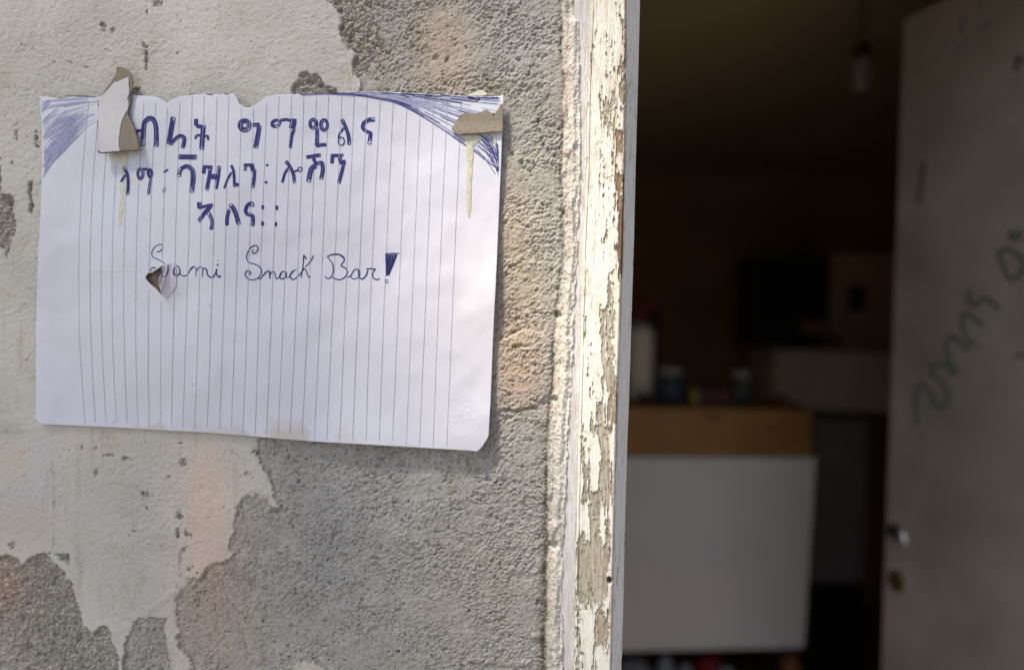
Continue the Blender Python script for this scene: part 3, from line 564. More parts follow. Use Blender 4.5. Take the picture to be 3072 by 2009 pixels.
# ruled lines
sO = 3072/2379
XT = [207, 232, 258, 283, 308, 335, 363, 390, 418, 446, 474, 503, 531, 561, 590, 620, 648, 677, 706, 735, 763.5, 794, 823, 853, 884, 914, 946, 977, 1008, 1040, 1072]
XM = [183, 209, 234.6, 260, 287, 315, 345, 375, 404, 434, 462, 492, 520, 548, 575, 603, 632, 660, 689, 717, 745, 773.6, 803, 832.5, 861, 893, 926, 958, 989, 1019, 1052]
XB = [199, 223.6, 248.6, 272.6, 296.5, 321, 346, 372, 398, 424, 452, 480.6, 509.4, 537, 565, 593, 619.5, 646, 674, 702, 731, 760, 790, 820, 851, 882, 913, 945, 976, 1007.5, 1039.5]
for k in range(31):
    pen = Pen(); ys = np.linspace(224, 1050, 60)
    c2 = np.polyfit([230, 693, 1000], [XT[k], XM[k], XB[k]], 2); xl = np.polyval(c2, ys)*sO+.8*fbm(ys/60+k*3, ys*0, 351, 2); yl = ys*sO
    ok = (yl > np.interp(xl, TOPX, TOPY)+2) & (yl < np.interp(xl, BOTX, BOTY)-1.5)
    L = np.stack([xl[ok], yl[ok]], -1); hh = sdf(L[:, 0], L[:, 1], hole, 20) < -3
    runs = np.split(np.arange(len(L)), np.where(np.diff(hh.astype(int)) != 0)[0]+1)
    for r in runs:
        if len(r) > 3 and hh[r[0]]: pen.stroke(L[r], 1.75, step=9, taper=False)
    pen.build('ruled_line', M['rule'], note)

A = lambda *p: Z(390, 330, 5.95, *p)
B = lambda *p: Z(690, 330, 5.174, *p)
C3 = lambda *p: Z(560, 570, 7.0, *p)
T3 = lambda *p: Z(300, 300, 2.505, *p)
D = lambda *p: Z(420, 710, 5.95, *p)
E5 = lambda *p: Z(710, 710, 4.667, *p)
def ringA(pen, f, sc, cx, cy, rx, ry, w, rot=0):
    (X0, Y0), = f((cx, cy)); pen.ring(X0, Y0, rx/sc, ry/sc, w/sc, rot)
p1 = Pen()
for pts, w_ in [(((230, 640), (237, 400), (258, 230), (340, 155), (410, 175), (455, 270), (470, 450), (470, 650)), 82), (((200, 362), (130, 368), (108, 445)), 38),
               (((770, 135), (742, 300), (710, 500), (695, 610)), 85), (((720, 620), (800, 525), (890, 462), (962, 500), (960, 580), (935, 675)), 58),
               (((1180, 165), (1180, 275)), 68), (((1185, 290), (1290, 305)), 62), (((1312, 280), (1300, 420), (1278, 700)), 82), (((1255, 455), (1190, 458), (1165, 515)), 36), (((1340, 462), (1390, 470), (1392, 530)), 36),
               (((2195, 268), (2310, 262)), 75), (((2305, 280), (2290, 400), (2240, 675)), 76)]: p1.thick(A(*pts), w_/5.95)
ringA(p1, A, 5.95, 2045, 275, 80, 80, 85)
ringA(p1, B, 5.174, 712, 208, 62, 46, 48, -.35)
for pts, w_ in [(((790, 160), (880, 148), (940, 170)), 46), (((985, 140), (980, 210), (960, 285)), 95), (((1000, 290), (960, 400), (935, 585)), 42), (((1355, 285), (1355, 400), (1350, 555)), 55), (((1340, 560), (1420, 545), (1492, 540)), 52),
               (((1740, 150), (1800, 280), (1840, 420), (1848, 540)), 52), (((1770, 285), (1705, 370), (1688, 450)), 30), (((2245, 152), (2150, 160), (2072, 215), (2062, 290), (2120, 338), (2178, 365), (2172, 440), (2158, 530)), 60)]: p1.thick(B(*pts), w_/5.174)
ringA(p1, B, 5.174, 1292, 215, 50, 66, 48); ringA(p1, B, 5.174, 1462, 235, 50, 78, 48); ringA(p1, B, 5.174, 1728, 490, 48, 62, 16)
p1.pieces('ink_letter', M['ink'], note)
p2 = Pen()
p2.thick(T3((178, 512), (205, 560), (212, 640), (207, 712)), 25/2.505); p2.thick(T3((188, 565), (158, 615)), 15/2.505)
ringA(p2, A, 5.95, 182, 1140, 46, 84, 44); ringA(p2, A, 5.95, 356, 1132, 32, 66, 42)
for pts, w_ in [(((225, 1062), (310, 1052)), 42), (((372, 1220), (348, 1350), (330, 1500)), 44), (((605, 1108), (675, 1065)), 28), (((868, 835), (1185, 840)), 85),
               (((878, 1150), (905, 1065), (1000, 1005), (1095, 1055), (1130, 1180), (1098, 1470)), 76), (((1312, 1130), (1322, 1050)), 60), (((1300, 1020), (1465, 1022)), 52), (((1432, 1045), (1410, 1200), (1370, 1420)), 66), (((1450, 1190), (1555, 1190)), 90),
               (((1590, 1005), (1570, 1200), (1528, 1410)), 62), (((1808, 1110), (1740, 1230), (1680, 1395)), 34), (((1808, 990), (1850, 1100), (1866, 1372)), 46), (((1880, 1335), (1940, 1338)), 60),
               (((2052, 1080), (2062, 1000)), 50), (((2035, 985), (2205, 985)), 46), (((2172, 1005), (2192, 1085)), 70), (((2222, 1065), (2216, 1200), (2190, 1380)), 52)]: p2.thick(A(*pts), w_/5.95)
ringA(p2, A, 5.95, 610, 1432, 20, 44, 14, .35); ringA(p2, A, 5.95, 872, 1168, 34, 28, 13)
for pts, w_ in [(((562, 868), (592, 845)), 14), (((545, 1125), (578, 1122)), 34), (((910, 895), (850, 985), (810, 1122)), 38), (((868, 795), (930, 880), (980, 985), (1000, 1132)), 52), (((1000, 955), (1060, 930)), 24),
               (((1188, 735), (1405, 700)), 52), (((1295, 755), (1345, 850)), 55), (((1330, 865), (1260, 930), (1218, 1115)), 74), (((1355, 835), (1420, 822), (1438, 930), (1412, 1075)), 52), (((1582, 830), (1590, 725)), 52), (((1565, 712), (1755, 705)), 46),
               (((1700, 745), (1725, 835)), 62), (((1720, 825), (1795, 805)), 62), (((1765, 840), (1732, 980), (1692, 1135)), 52)]: p2.thick(B(*pts), w_/5.174)
ringA(p2, B, 5.174, 1085, 922, 38, 30, 16, -.6)
p2.pieces('ink_letter', M['ink'], note)
p3 = Pen()
for pts, w_ in [(((258, 262), (262, 385)), 80), (((262, 375), (400, 340), (545, 312)), 56), (((522, 322), (380, 480), (252, 655)), 85), (((455, 470), (520, 610), (542, 720), (515, 825)), 74), (((890, 415), (850, 560), (842, 740)), 72), (((905, 305), (980, 385), (1050, 560), (1092, 720)), 84),
               (((1385, 345), (1370, 275), (1285, 315), (1240, 420), (1270, 500), (1380, 540), (1396, 640), (1386, 750)), 66), (((1596, 325), (1600, 405)), 46), (((1590, 662), (1592, 740)), 50), (((1885, 335), (1890, 410)), 46), (((1880, 680), (1868, 758)), 36)]: p3.thick(C3(*pts), w_/7.0)
p3.pieces('ink_letter', M['ink'], note)
p4 = Pen(); LW = 3.4
for pts in [D((300, 262), (345, 265), (398, 212), (402, 160), (360, 135), (280, 170), (222, 250), (212, 330), (260, 380), (350, 415), (425, 465), (445, 495)), D((190, 630), (192, 575), (240, 550), (285, 562)), D((245, 610), (262, 628)),
            D((640, 515), (680, 535), (712, 600), (700, 660), (640, 710)), D((640, 710), (605, 670), (598, 590), (625, 540)), D((700, 640), (740, 690), (820, 692), (862, 650), (900, 570), (950, 530), (990, 560), (1005, 600), (990, 705)),
            D((1005, 610), (1060, 540), (1105, 550), (1118, 610), (1105, 722)), D((1115, 590), (1150, 562), (1188, 590), (1200, 660), (1240, 715), (1300, 720), (1348, 650), (1366, 570)), D((1366, 570), (1366, 665), (1412, 725), (1440, 685)), D((1368, 515), (1402, 490)), D((1378, 422), (1392, 432)),
            E5((240, 188), (218, 205), (235, 235), (280, 212), (298, 160), (265, 122), (200, 150), (150, 230), (137, 300), (165, 355), (220, 375), (290, 400), (342, 460), (330, 540), (280, 588), (200, 605), (138, 570), (120, 510), (155, 475), (195, 500), (188, 525), (170, 518)),
            E5((300, 570), (325, 595), (370, 540), (430, 485), (460, 490), (466, 590)), E5((465, 530), (500, 490), (530, 502), (545, 560), (565, 590), (605, 550), (640, 490), (690, 490)), E5((690, 492), (645, 485), (608, 525), (608, 572), (645, 590), (692, 545), (695, 495)), E5((692, 500), (690, 560), (720, 572), (765, 520), (800, 480), (835, 455)),
            E5((800, 470), (760, 510), (745, 560), (785, 605)), E5((745, 560), (785, 600), (850, 560), (920, 480), (942, 435)), E5((938, 255), (930, 400), (903, 575)), E5((945, 262), (978, 315)), E5((1080, 262), (1030, 345), (960, 425)), E5((940, 440), (975, 478), (1000, 555), (1038, 560)),
            E5((1238, 550), (1268, 585), (1320, 562), (1350, 480), (1340, 380), (1265, 272)), E5((1268, 275), (1350, 245), (1430, 245), (1490, 280), (1505, 330), (1452, 405)), E5((1452, 405), (1520, 440), (1550, 490), (1520, 560), (1450, 600), (1380, 590), (1330, 562)),
            E5((1550, 568), (1600, 540), (1640, 472), (1690, 455), (1725, 500), (1710, 560), (1650, 592), (1602, 570), (1595, 535)), E5((1702, 470), (1712, 560), (1760, 590), (1812, 540), (1838, 465)), E5((1810, 450), (1880, 448), (1950, 452)), E5((1942, 455), (1905, 510), (1912, 570), (1965, 602), (2005, 580))]:
    p4.stroke(pts, LW, step=2.5, wob=.15)
for pts in [E5((945, 262), (932, 400), (905, 560)), E5((215, 372), (290, 398), (345, 460), (335, 530)), E5((1300, 262), (1370, 250), (1440, 256), (1495, 300)), E5((1340, 380), (1352, 480), (1330, 550)), D((610, 560), (618, 620), (640, 680)), D((950, 535), (890, 600), (860, 650))]: p4.stroke(pts, 3.0, wob=.6)
p4.stroke(E5((2085, 236), (2180, 232), (2278, 234)), 2.6); p4.stroke(E5((2085, 240), (2092, 400), (2098, 550)), 2.6); p4.stroke(E5((2245, 250), (2190, 390), (2125, 550)), 3)
for k in range(12):
    f = k/11; p4.stroke([E5((2092+f*145, 242))[0], E5((2100+f*28, 545-25*rng.random()))[0]], 2.2, wob=.5)
(rx0, ry0), = E5((2098, 622)); p4.ring(rx0, ry0, 4.2, 4.5, 2.0)
p4.pieces('handwriting', M['ink_dark'], note, 3)
# shaded corners
p5 = Pen()
cv5 = smooth_line(Z(100, 270, 5.366, (150, 1410), (300, 1180), (500, 970), (620, 840), (760, 700), (900, 570), (1030, 500)), 8); cr = np.array([118, 285])
for k in range(95):
    s_ = rng.random()**.75; L = cr+(cv5-cr)*np.array([s_*.98+.02, s_]) if k % 3 == 0 else np.stack([cv5[:, 0], 288+(cv5[:, 1]-288)*s_], -1)+[0, 0]; a = rng.integers(0, 12) if rng.random() < .6 else 0; b = len(L)-rng.integers(0, 14)
    L = L[a:b]+rng.normal(size=(1, 2))*3; L = L[(L[:, 1] > np.interp(L[:, 0], TOPX, TOPY)+3) & (L[:, 0] > np.interp(L[:, 1], LY, LX)+2)]
    if len(L) > 3: p5.stroke(L[::2], 1.3+.9*rng.random(), wob=.6)
p5.stroke(cv5, 2.0); p5.stroke(cv5[:22]+[1, 0], 3.2)
p5.build('corner_shading', M['ink_light'], note, kind='stuff', label='pale pen hatching in the upper left corner of the sheet')
p6 = Pen(); p6d = Pen()
cv6 = smooth_line(Z(900, 0, 2.322, (0, 662), (200, 655), (400, 665), (560, 692), (650, 712), (740, 750), (850, 810), (930, 860), (1020, 920), (1110, 985), (1210, 1050), (1300, 1120), (1392, 1186)), 8)
for k in range(105):
    s_ = rng.random(); tl = np.interp(cv6[:, 0], TOPX, TOPY)[:, None]
    L = cv6.copy(); L[:, 1] = tl[:, 0]+3+(cv6[:, 1]-tl[:, 0]-3)*s_; L[:, 0] += (1-s_)*70*np.linspace(0, 1, len(L))
    n = len(L); a = rng.integers(12, n-12); b = min(n, a+rng.integers(8, 26)); L = L[a:b]+[0, rng.normal()*1.5]
    L = L[(L[:, 0] < np.interp(L[:, 1], RY, RX)-3) & (L[:, 1] > np.interp(L[:, 0], TOPX, TOPY)+3)]
    if len(L) > 3: (p6 if rng.random() < .7 else p6d).stroke(L[::2], 1.2+1.9*rng.random()**2, wob=.4)
for k in range(26):
    x0 = 1445+rng.random()*50; y0 = 400+rng.random()*50; x1 = min(x0+40, 1499); p6d.stroke([(x0-25, y0), (x0, y0+22), (x1-4, y0+75)], 1.4, wob=1.2)
p6d.stroke(cv6, 2.6); p6d.stroke(cv6[:45]+[0, -3], 1.6)
p6.build('corner_shading', M['ink_light'], note, kind='stuff', label='blue pen hatching in the upper right corner of the sheet')
p6d.build('corner_shading', M['ink'], note, kind='stuff', label='darker strokes of the upper right corner hatching')
p7 = Pen()
tx = np.arange(985, 1502, 6.0); tyy = np.interp(tx, TOPX, TOPY)+2.6
for a in range(0, len(tx)-4, 4):
    for r in range(2): p7.stroke(np.stack([tx[a:a+6], tyy[a:a+6]+r*1.4*(tx[a] > 1090)+rng.normal()*.5], -1), 2.2+1.6*rng.random()*(tx[a] > 1100), wob=.3)
for s_ in ((200, 262, 286), (262, 290, 288), (620, 640, 281), (672, 690, 279), (250, 272, 287)): p7.stroke([(s_[0], s_[2]+2), (s_[1], s_[2]+3)], 2.2)
p7.stroke(Z(1150, 260, 5.762, (1460, 205), (1560, 215), (1640, 232), (1670, 205)), 5, wob=.5)
p7.pieces('ink_border', M['ink_dark'], note, 3)

# generic thin sheet with an outline
def patch(name, poly, cell, yfun, m, parent, solid, jag=0, seed=1, **k):
    P_ = np.array(poly); gx = np.arange(P_[:, 0].min()-3, P_[:, 0].max()+3, cell); gy = np.arange(P_[:, 1].min()-3, P_[:, 1].max()+3, cell)
    A_, B_ = np.meshgrid(gx, gy); s_ = sdf(A_+jag*fbm(A_/5, B_/5, seed, 3), B_+jag*fbm(A_/5, B_/5, seed+9, 3), poly, 30)
    # pull the rim vertices onto the outline so that the edge is not stepped
    gyy, gxx = np.gradient(s_, cell); rim = np.abs(s_) < cell*.75
    A2 = np.where(rim, A_-s_*gxx, A_); B2 = np.where(rim, B_-s_*gyy, B_)
    W = ony(A2, B2, yfun(A2, B2)).reshape(-1, 3); F_ = gridfaces(*A_.shape)[:, ::-1]; ok = (s_.ravel()[F_] > -cell*.75).all(1)
    return rawmesh(name, W, F_[ok], m, parent, solid=solid, **k)
# torn hole and its curled flap
patch('torn_backing', [(430, 795), (500, 790), (512, 860), (500, 900), (470, 890), (432, 850)], 2.2, lambda a, b: wall_y(ony(a, b, 0)[..., 0], ony(a, b, 0)[..., 2])*0-.0019+0*a, mat('torn_grey_backing', (.22, .185, .15), .95, var=.4, vscale=250, bump=.8, bscale=600, bdist=.001), note, .0002, 3, 41)
flap = Z(420, 710, 5.95, (392, 560), (430, 520), (500, 482), (565, 475), (615, 492), (640, 560), (650, 720), (640, 900), (560, 1010), (470, 1100), (405, 1060), (375, 980), (345, 880), (325, 790), (360, 700), (400, 640))
def fy(a, b):
    u_ = (a-487)-(b-805)*(-.27); lf = sst(34, -26, u_)*1.25
    return paper_y(a, b)-.0004-.0030*lf-.0030*np.exp(-((u_+4)/5)**2)-.0018*np.exp(-((u_-13)/4)**2)*sst(760, 850, b)+.0026*np.exp(-((u_+15)/5)**2)*sst(790, 850, b)
patch('torn_flap', flap, 2.0, fy, M['torn'], note, .0002, 2, 43, label='torn paper flap curling away from the hole')
def fmap(L, off): return ony(L[:, 0], L[:, 1], fy(L[:, 0], L[:, 1])-off)
p8 = Pen()
for pts in [D((490, 505), (503, 600), (470, 690), (430, 715), (392, 690), (400, 640)), D((400, 612), (410, 625))]: p8.stroke(pts, 3.0, mapper=fmap)
p8.stroke(D((625, 545), (600, 590), (605, 660), (632, 700)), 4.5, mapper=fmap)
p8.pieces('handwriting', M['ink_dark'], note, 3)
# glue runs
def glue(name, path, w0, mm, label):
    L = smooth_line(path, 4); n = len(L); V_ = []; F_ = []; m_ = 9
    w_ = np.interp(np.linspace(0, 1, n), np.linspace(0, 1, len(w0)), w0)
    d = np.gradient(L, axis=0); d /= np.hypot(d[:, 0], d[:, 1])[:, None]; nr = np.stack([-d[:, 1], d[:, 0]], -1)
    for i in range(n):
        for j in range(m_):
            a_ = math.pi*j/(m_-1); pp = L[i]+nr[i]*math.cos(a_)*w_[i]*(1+.06*math.sin(i*.5)+.03*rng.normal())
            V_.append(ony(pp[0], pp[1], paper_y(pp[0], pp[1])-.00005-mm*.001*math.sin(a_)*min(1, w_[i]/9)*(1+.12*rng.normal())))
    F_ = gridfaces(n, m_)
    V_ = np.array(V_); a, b, c_ = V_[F_[:, 0]], V_[F_[:, 1]], V_[F_[:, 2]]
    if np.cross(b-a, c_-a)[:, 1].mean() > 0: F_ = F_[:, ::-1]
    rawmesh(name, V_, F_, M['glue'], note, label=label)
glue('glue_run', Z(900, 0, 2.322, (1170, 930), (1180, 1000), (1185, 1100), (1180, 1250), (1177, 1400), (1177, 1480), (1178, 1512)), [12, 12, 10.5, 9, 8, 8, 8, 4], .35, 'dried drop of yellowish glue below the right scrap')
glue('glue_run', Z(0, 0, 2.322, (868, 1050), (868, 1120), (858, 1250), (850, 1400), (838, 1520), (830, 1580)), [12, 6, 6, 6, 5.5, 7, 3], .2, 'thin run of yellow glue below the left scrap')
glue('glue_smear', Z(0, 0, 2.322, (790, 1072), (815, 1100), (850, 1135)), [8, 12, 4], .2, 'smear of glue under the left scrap')
glue('glue_smear', Z(1150, 260, 5.762, (1400, 850), (1560, 900), (1700, 880)), [12, 20, 5], .35, 'smear of glue under the right scrap')
glue('glue_smear', Z(1150, 260, 5.762, (1915, 830), (1925, 930), (1935, 1050)), [5, 6, 4], .4, 'small glue drip at the sheet edge')
patch('glue_smear', Z(1150, 260, 5.762, (1430, 165), (1540, 110), (1650, 78), (1700, 70), (1800, 125), (1740, 160), (1600, 165)), 1.6, lambda a, b: paper_y(a, b)-.0002, mat('pale_glue', (.62, .66, .56), .4, var=.1, vscale=300), note, .0006, 2, 47, label='pale glue squeezed out over the top edge')

# cardboard scraps
s1 = lambda *p: Z(280, 180, 5.187, *p)
scr = thing('cardboard_scrap', 'tall torn scrap of white faced grey cardboard glued over the upper left of the note', 'cardboard', ony(345, 330, -.008))
brown = s1((375, 103), (460, 110), (540, 160), (590, 230), (610, 320), (605, 450), (568, 530), (580, 600), (565, 700), (545, 800), (548, 880), (590, 960), (650, 1100), (690, 1250), (705, 1402), (560, 1412), (400, 1425), (250, 1437), (112, 1447), (75, 1420), (72, 1200), (72, 900), (80, 610), (125, 560), (200, 430), (280, 330), (350, 220), (368, 150))
white = s1((82, 600), (130, 568), (210, 480), (250, 440), (330, 345), (380, 340), (450, 305), (550, 265), (550, 400), (560, 500), (530, 600), (550, 690), (530, 790), (480, 860), (440, 960), (415, 1080), (400, 1200), (395, 1300), (410, 1418), (250, 1431), (114, 1440), (78, 1410), (76, 900))
def cy1(a, b): return np.minimum(paper_y(a, b), YP)*0-.0062-.0022*sst(300, 450, b)-.0016*np.sin((a-290)/130*math.pi)*sst(470, 200, b)-.0008*((a-350)/60)**2
patch('grey_layer', brown, 1.7, cy1, M['board'], scr, .0009, .8, 51, label='bare grey fibre of the scrap')
patch('white_face', white, 1.7, lambda a, b: cy1(a, b)-.0003, M['card'], scr, .00025, 1.4, 53, label='smooth white face torn along its right edge')
pe = Pen(); pe.stroke(s1((65, 1410), (112, 1448), (250, 1440), (400, 1427), (560, 1414), (702, 1404)), 2.2, taper=False, mapper=lambda L, o: ony(L[:, 0], L[:, 1], cy1(L[:, 0], L[:, 1])-.0004)); pe.build('cut_edge', M['board_edge'], scr, label='dark cut lower edge')
s2 = lambda *p: Z(1150, 260, 5.762, *p)
scr2 = thing('cardboard_scrap', 'ragged bare grey cardboard scrap glued at the upper right corner of the note', 'cardboard', ony(1440, 375, -.007))
rag = s2((1180, 740), (1190, 690), (1240, 650), (1270, 570), (1310, 520), (1370, 470), (1450, 450), (1560, 465), (1650, 450), (1700, 430), (1730, 405), (1800, 410), (1880, 460), (1930, 460), (1980, 390), (2030, 310), (2062, 300), (2065, 770), (1900, 785), (1700, 797), (1500, 812), (1300, 828), (1250, 800), (1220, 765))
patch('grey_layer', rag, 1.7, lambda a, b: paper_y(a, b)-.0016-.0008*sst(360, 400, b), M['board'], scr2, .0009, 1.5, 55)

# ================================================================== DOOR
HG = np.array([.845, .045]); FE = np.array([.5145, .803]); dd = (FE-HG)/np.linalg.norm(FE-HG); nn = np.array([-dd[1], dd[0]])
if nn@(CP[:2]-HG) < 0: nn = -nn
N3 = np.array([nn[0], nn[1], 0]); H3 = np.array([HG[0], HG[1], 0]); F3 = np.array([FE[0], FE[1], 0])
door = thing('open_door', 'pale brown door standing open into the room, green handwriting across it', 'door', H3)
def donpl(pts, off): 
    pts = np.asarray(pts); return onplane(pts[:, 0], pts[:, 1], H3+N3*off, N3)
prism('door_leaf', [H3+[0, 0, .015], F3+[0, 0, .015], F3+[0, 0, 1.966], H3+[0, 0, 1.966]], -N3*.038, M['door'], door, .0025)
def marks(name, strokes, m, label):
    pn = Pen()
    for pts, w_ in strokes: pn.stroke(pts, w_, step=5, mapper=lambda L, o: donpl(L, .0004+o*3))
    V_ = np.concatenate(pn.V); F_ = np.concatenate(pn.F); a, b, c_ = V_[F_[:, 0]], V_[F_[:, 1]], V_[F_[:, 2]]
    F_ = np.where((np.cross(b-a, c_-a)@N3 < 0)[:, None], F_[:, ::-1], F_); rawmesh(name, V_, F_, m, door, smooth=False, label=label)
HD = lambda *p: Z(2700, 700, 2.395, *p)
marks('marker_writing', [(HD((118, 1385), (114, 1280), (112, 1180), (145, 1085), (200, 1120), (235, 1200), (285, 1268)), 13), (HD((215, 1000), (270, 1040), (325, 1100), (352, 1180), (300, 1262)), 12), (HD((210, 990), (265, 935), (335, 950), (395, 1030)), 13), (HD((190, 880), (182, 960)), 8),
    (HD((430, 985), (372, 965), (345, 880), (330, 800), (378, 742), (430, 785), (500, 850)), 14), (HD((550, 792), (490, 770), (462, 700), (442, 620), (478, 575), (540, 620), (605, 672)), 13), (HD((508, 400), (498, 495), (548, 512), (600, 470), (655, 490), (715, 552)), 13),
    (HD((705, 150), (762, 112), (830, 145), (885, 200), (870, 285), (805, 332), (762, 290), (735, 210), (705, 150)), 15), (HD((800, -20), (815, 65)), 24), (HD((850, -30), (870, 50)), 12), (HD((815, 885), (930, 868)), 11), (HD((130, 1440), (190, 1480)), 7), (HD((215, 1300), (212, 1385)), 6), (HD((560, 800), (575, 830)), 6)], M['door_ink'], 'faded green marker writing running up the door')
LD = lambda *p: Z(2650, 0, 2.223, *p)
marks('marker_writing', [(LD((555, 100), (530, 150), (512, 230)), 14), (LD((635, 195), (725, 145)), 12), (LD((400, 240), (405, 280)), 10), (LD((640, 20), (660, 60)), 12), (LD((470, 350), (540, 300)), 9)], M['door_ink2'], 'faint violet marks near the top of the door')
marks('dent', [(LD((270, 1080), (255, 1180), (232, 1360)), 12), (LD((905, 365), (890, 420), (880, 480)), 16), (LD((930, 400), (950, 420)), 18)], M['dirt'], 'dark scuffs on the door')
def dpt(px_, py_, off=0): return onplane(np.array([px_]), np.array([py_]), H3+N3*off, N3)[0]
ax3 = dpt(2683, 1595)
lathe('lock_hole', ax3+N3*.0006, [(.0001, 0), (.014, 0), (.014, .001), (.0001, .001)], M['black'], door, axis=N3, label='dark hole of the missing upper lock')
hv = dpt(2696, 1600)-ax3
bm = bmesh.new(); bmesh.ops.create_uvsphere(bm, u_segments=20, v_segments=12, radius=1)
c0 = dpt(2706, 1608, .006)
for v_ in bm.verts: v_.co = Vector(c0)+Vector((dd[0], dd[1], 0))*v_.co.x*.0085+Vector(N3)*v_.co.y*.006+Vector((0, 0, 1))*(v_.co.z*.013)+Vector((dd[0], dd[1], 0))*v_.co.z*.004
bmobj('lock_knob', bm, M['metal'], door, smooth=True, label='bright metal knob in the lock hole')
ax4 = dpt(2690, 1742)
esc = lathe('escutcheon', ax4, [(.0001, 0), (.019, 0), (.018, .002), (.012, .003), (.0001, .003)], M['brass'], door, axis=N3, label='small tarnished keyhole plate')
kh = lathe('keyhole', dpt(2699, 1752)+N3*.0035, [(.0001, 0), (.006, 0), (.006, .0006), (.0001, .0006)], M['black'], door, axis=N3)

# ================================================================== ROOM
box('floor', -1.6, 3.0, .0, 3.9, -.3, .0, M['floor'], kind='structure')
box('ceiling', -1.6, 3.0, .19, 3.9, 2.22, 2.34, M['ceil'], kind='structure')
box('back_wall', -1.6, 3.0, 3.3, 3.5, 0, 2.22, M['room'], kind='structure')
box('left_wall', -1.6, -1.4, .19, 3.3, 0, 2.22, M['room'], kind='structure')
box('right_wall', 2.4, 2.6, .19, 3.3, 0, 2.22, M['room'], kind='structure')
box('front_wall_lining', -1.4, .004, .1905, .2, 0, 2.22, M['room'], kind='structure')
# counter
def plane_pts(pts, P0, N): a = np.array(pts, float); return onplane(a[:, 0], a[:, 1], P0, N)
ca = math.radians(9.6-6.6+6.0); NC = np.array([math.sin(ca)*0+math.sin(math.radians(3)), -math.cos(math.radians(3)), 0]); PC = np.array([.3, 1.30, 1])
ctr = thing('shop_counter', 'low counter with a varnished wood rail above a white front panel', 'counter', (.25, 1.4, 0))
bo = np.array([.02, .35, 0])
prism('wood_rail', plane_pts([(1700, 1367), (2437, 1367), (2438, 1232), (2200, 1228), (1700, 1219)], PC, NC), bo, M['wood'], ctr, .003)
prism('front_panel', plane_pts([(1700, 1957), (2412, 1943), (2449, 1373), (1700, 1370)], PC-np.array([0, .006, 0]), NC), bo*.05, M['panel'], ctr, .002)
prism('side_panel', [p_ for p_ in plane_pts([(2400, 1943), (2412, 1943), (2449, 1373), (2437, 1373)], PC, NC)], bo, M['wood'], ctr)
kn = plane_pts([(2137, 1250)], PC-np.array([0, .0008, 0]), NC)[0]
bm = bmesh.new(); vs = [bm.verts.new((kn[0]+.024*math.cos(a), kn[1]-.001, kn[2]+.006*math.sin(a))) for a in np.linspace(0, 2*math.pi, 20, endpoint=False)]; bm.faces.new(vs)
r_ = bmesh.ops.extrude_face_region(bm, geom=bm.faces[:]); [setattr(v_, 'co', v_.co+Vector((0, .0015, 0))) for v_ in r_['geom'] if isinstance(v_, bmesh.types.BMVert)]
bmobj('wood_knot', bm, M['wood_dark'], ctr)
zt = ony(2000, 1222, 1.32)[2]-.0
def onc(px_, Yd): q_ = ony(px_, 1215, Yd); return np.array([q_[0], Yd, zt+.004])
SC = lambda Yd: (Yd+.44)/2048
def h_at(px_, py0, py1, Yd): return abs(ony(px_, py0, Yd)[2]-ony(px_, py1, Yd)[2])
b0 = onc(1915, 1.42); hh = h_at(1915, 1002, 1215, 1.42)
tb = thing('canister', 'tall pale cylinder at the left end of the counter', 'canister', b0)
lathe('body', b0, [(.034, 0), (.037, .006), (.037, hh-.012), (.030, hh)], M['tube'], tb); lathe('collar', b0+[0, 0, hh], [(.026, 0), (.026, .012), (.02, .016)], M['white'], tb)
q0 = b0+[.0, 0, hh+.017]
bt = thing('bottle', 'small dark red bottle standing on the pale cylinder', 'bottle', q0)
lathe('body', q0, [(.016, 0), (.021, .01), (.021, .04), (.012, .05), (.009, .065)], M['red'], bt); lathe('cap', q0+[0, 0, .065], [(.011, 0), (.011, .012), (.008, .014)], M['red'], bt)
q1 = q0+[.034, .0, 0]-[0, 0, hh+.017]
bt = thing('bottle', 'slim black bottle just right of the pale cylinder', 'bottle', onc(1955, 1.47))
q1 = onc(1955, 1.47); hb = h_at(1955, 925, 1215, 1.47)
lathe('body', q1, [(.014, 0), (.016, .008), (.016, hb*.45), (.014, hb*.6), (.017, hb*.72), (.018, hb*.88)], M['black'], bt); lathe('cap', q1+[0, 0, hb*.88], [(.012, 0), (.013, hb*.1), (.009, hb*.12)], M['red'], bt)
def jar(px_, Yd, r, py1, m, name, label, cat, lidm):
    o_ = onc(px_, Yd); H_ = h_at(px_, py1, 1218, Yd); t_ = thing(name, label, cat, o_)
    lathe('body', o_, [(r*.8, 0), (r, H_*.08), (r, H_*.62), (r*.72, H_*.78)], m, t_); lathe('lid', o_+[0, 0, H_*.78], [(r*.78, 0), (r*.8, H_*.19), (r*.6, H_*.22)], lidm, t_)
jar(2007, 1.40, .040, 1112, M['blue'], 'glass_jar', 'blue grey jar behind the left part of the wood rail', 'jar', M['greyp'])
jar(1935, 1.34, .016, 1185, M['red'], 'jar', 'tiny dark pot in front of the pale cylinder', 'jar', M['black'])
jar(2082, 1.36, .010, 1170, M['yellow'], 'pot', 'tiny yellow pot between the blue jar and the red box', 'pot', M['yellow'])
rb = onc(2140, 1.40); box('box', rb[0]-.045, rb[0]+.045, 1.37, 1.43, rb[2], rb[2]+h_at(2140, 1172, 1215, 1.4), M['red'], bev=.003, label='low dark red box on the middle of the counter', cat='box')
jar(2222, 1.42, .030, 1118, M['green'], 'glass_jar', 'greenish glass jar on the right part of the counter', 'jar', M['greyp'])
jar(2207, 1.33, .010, 1198, M['blue'], 'pot', 'tiny pale blue pot at the front of the counter', 'pot', M['blue'])
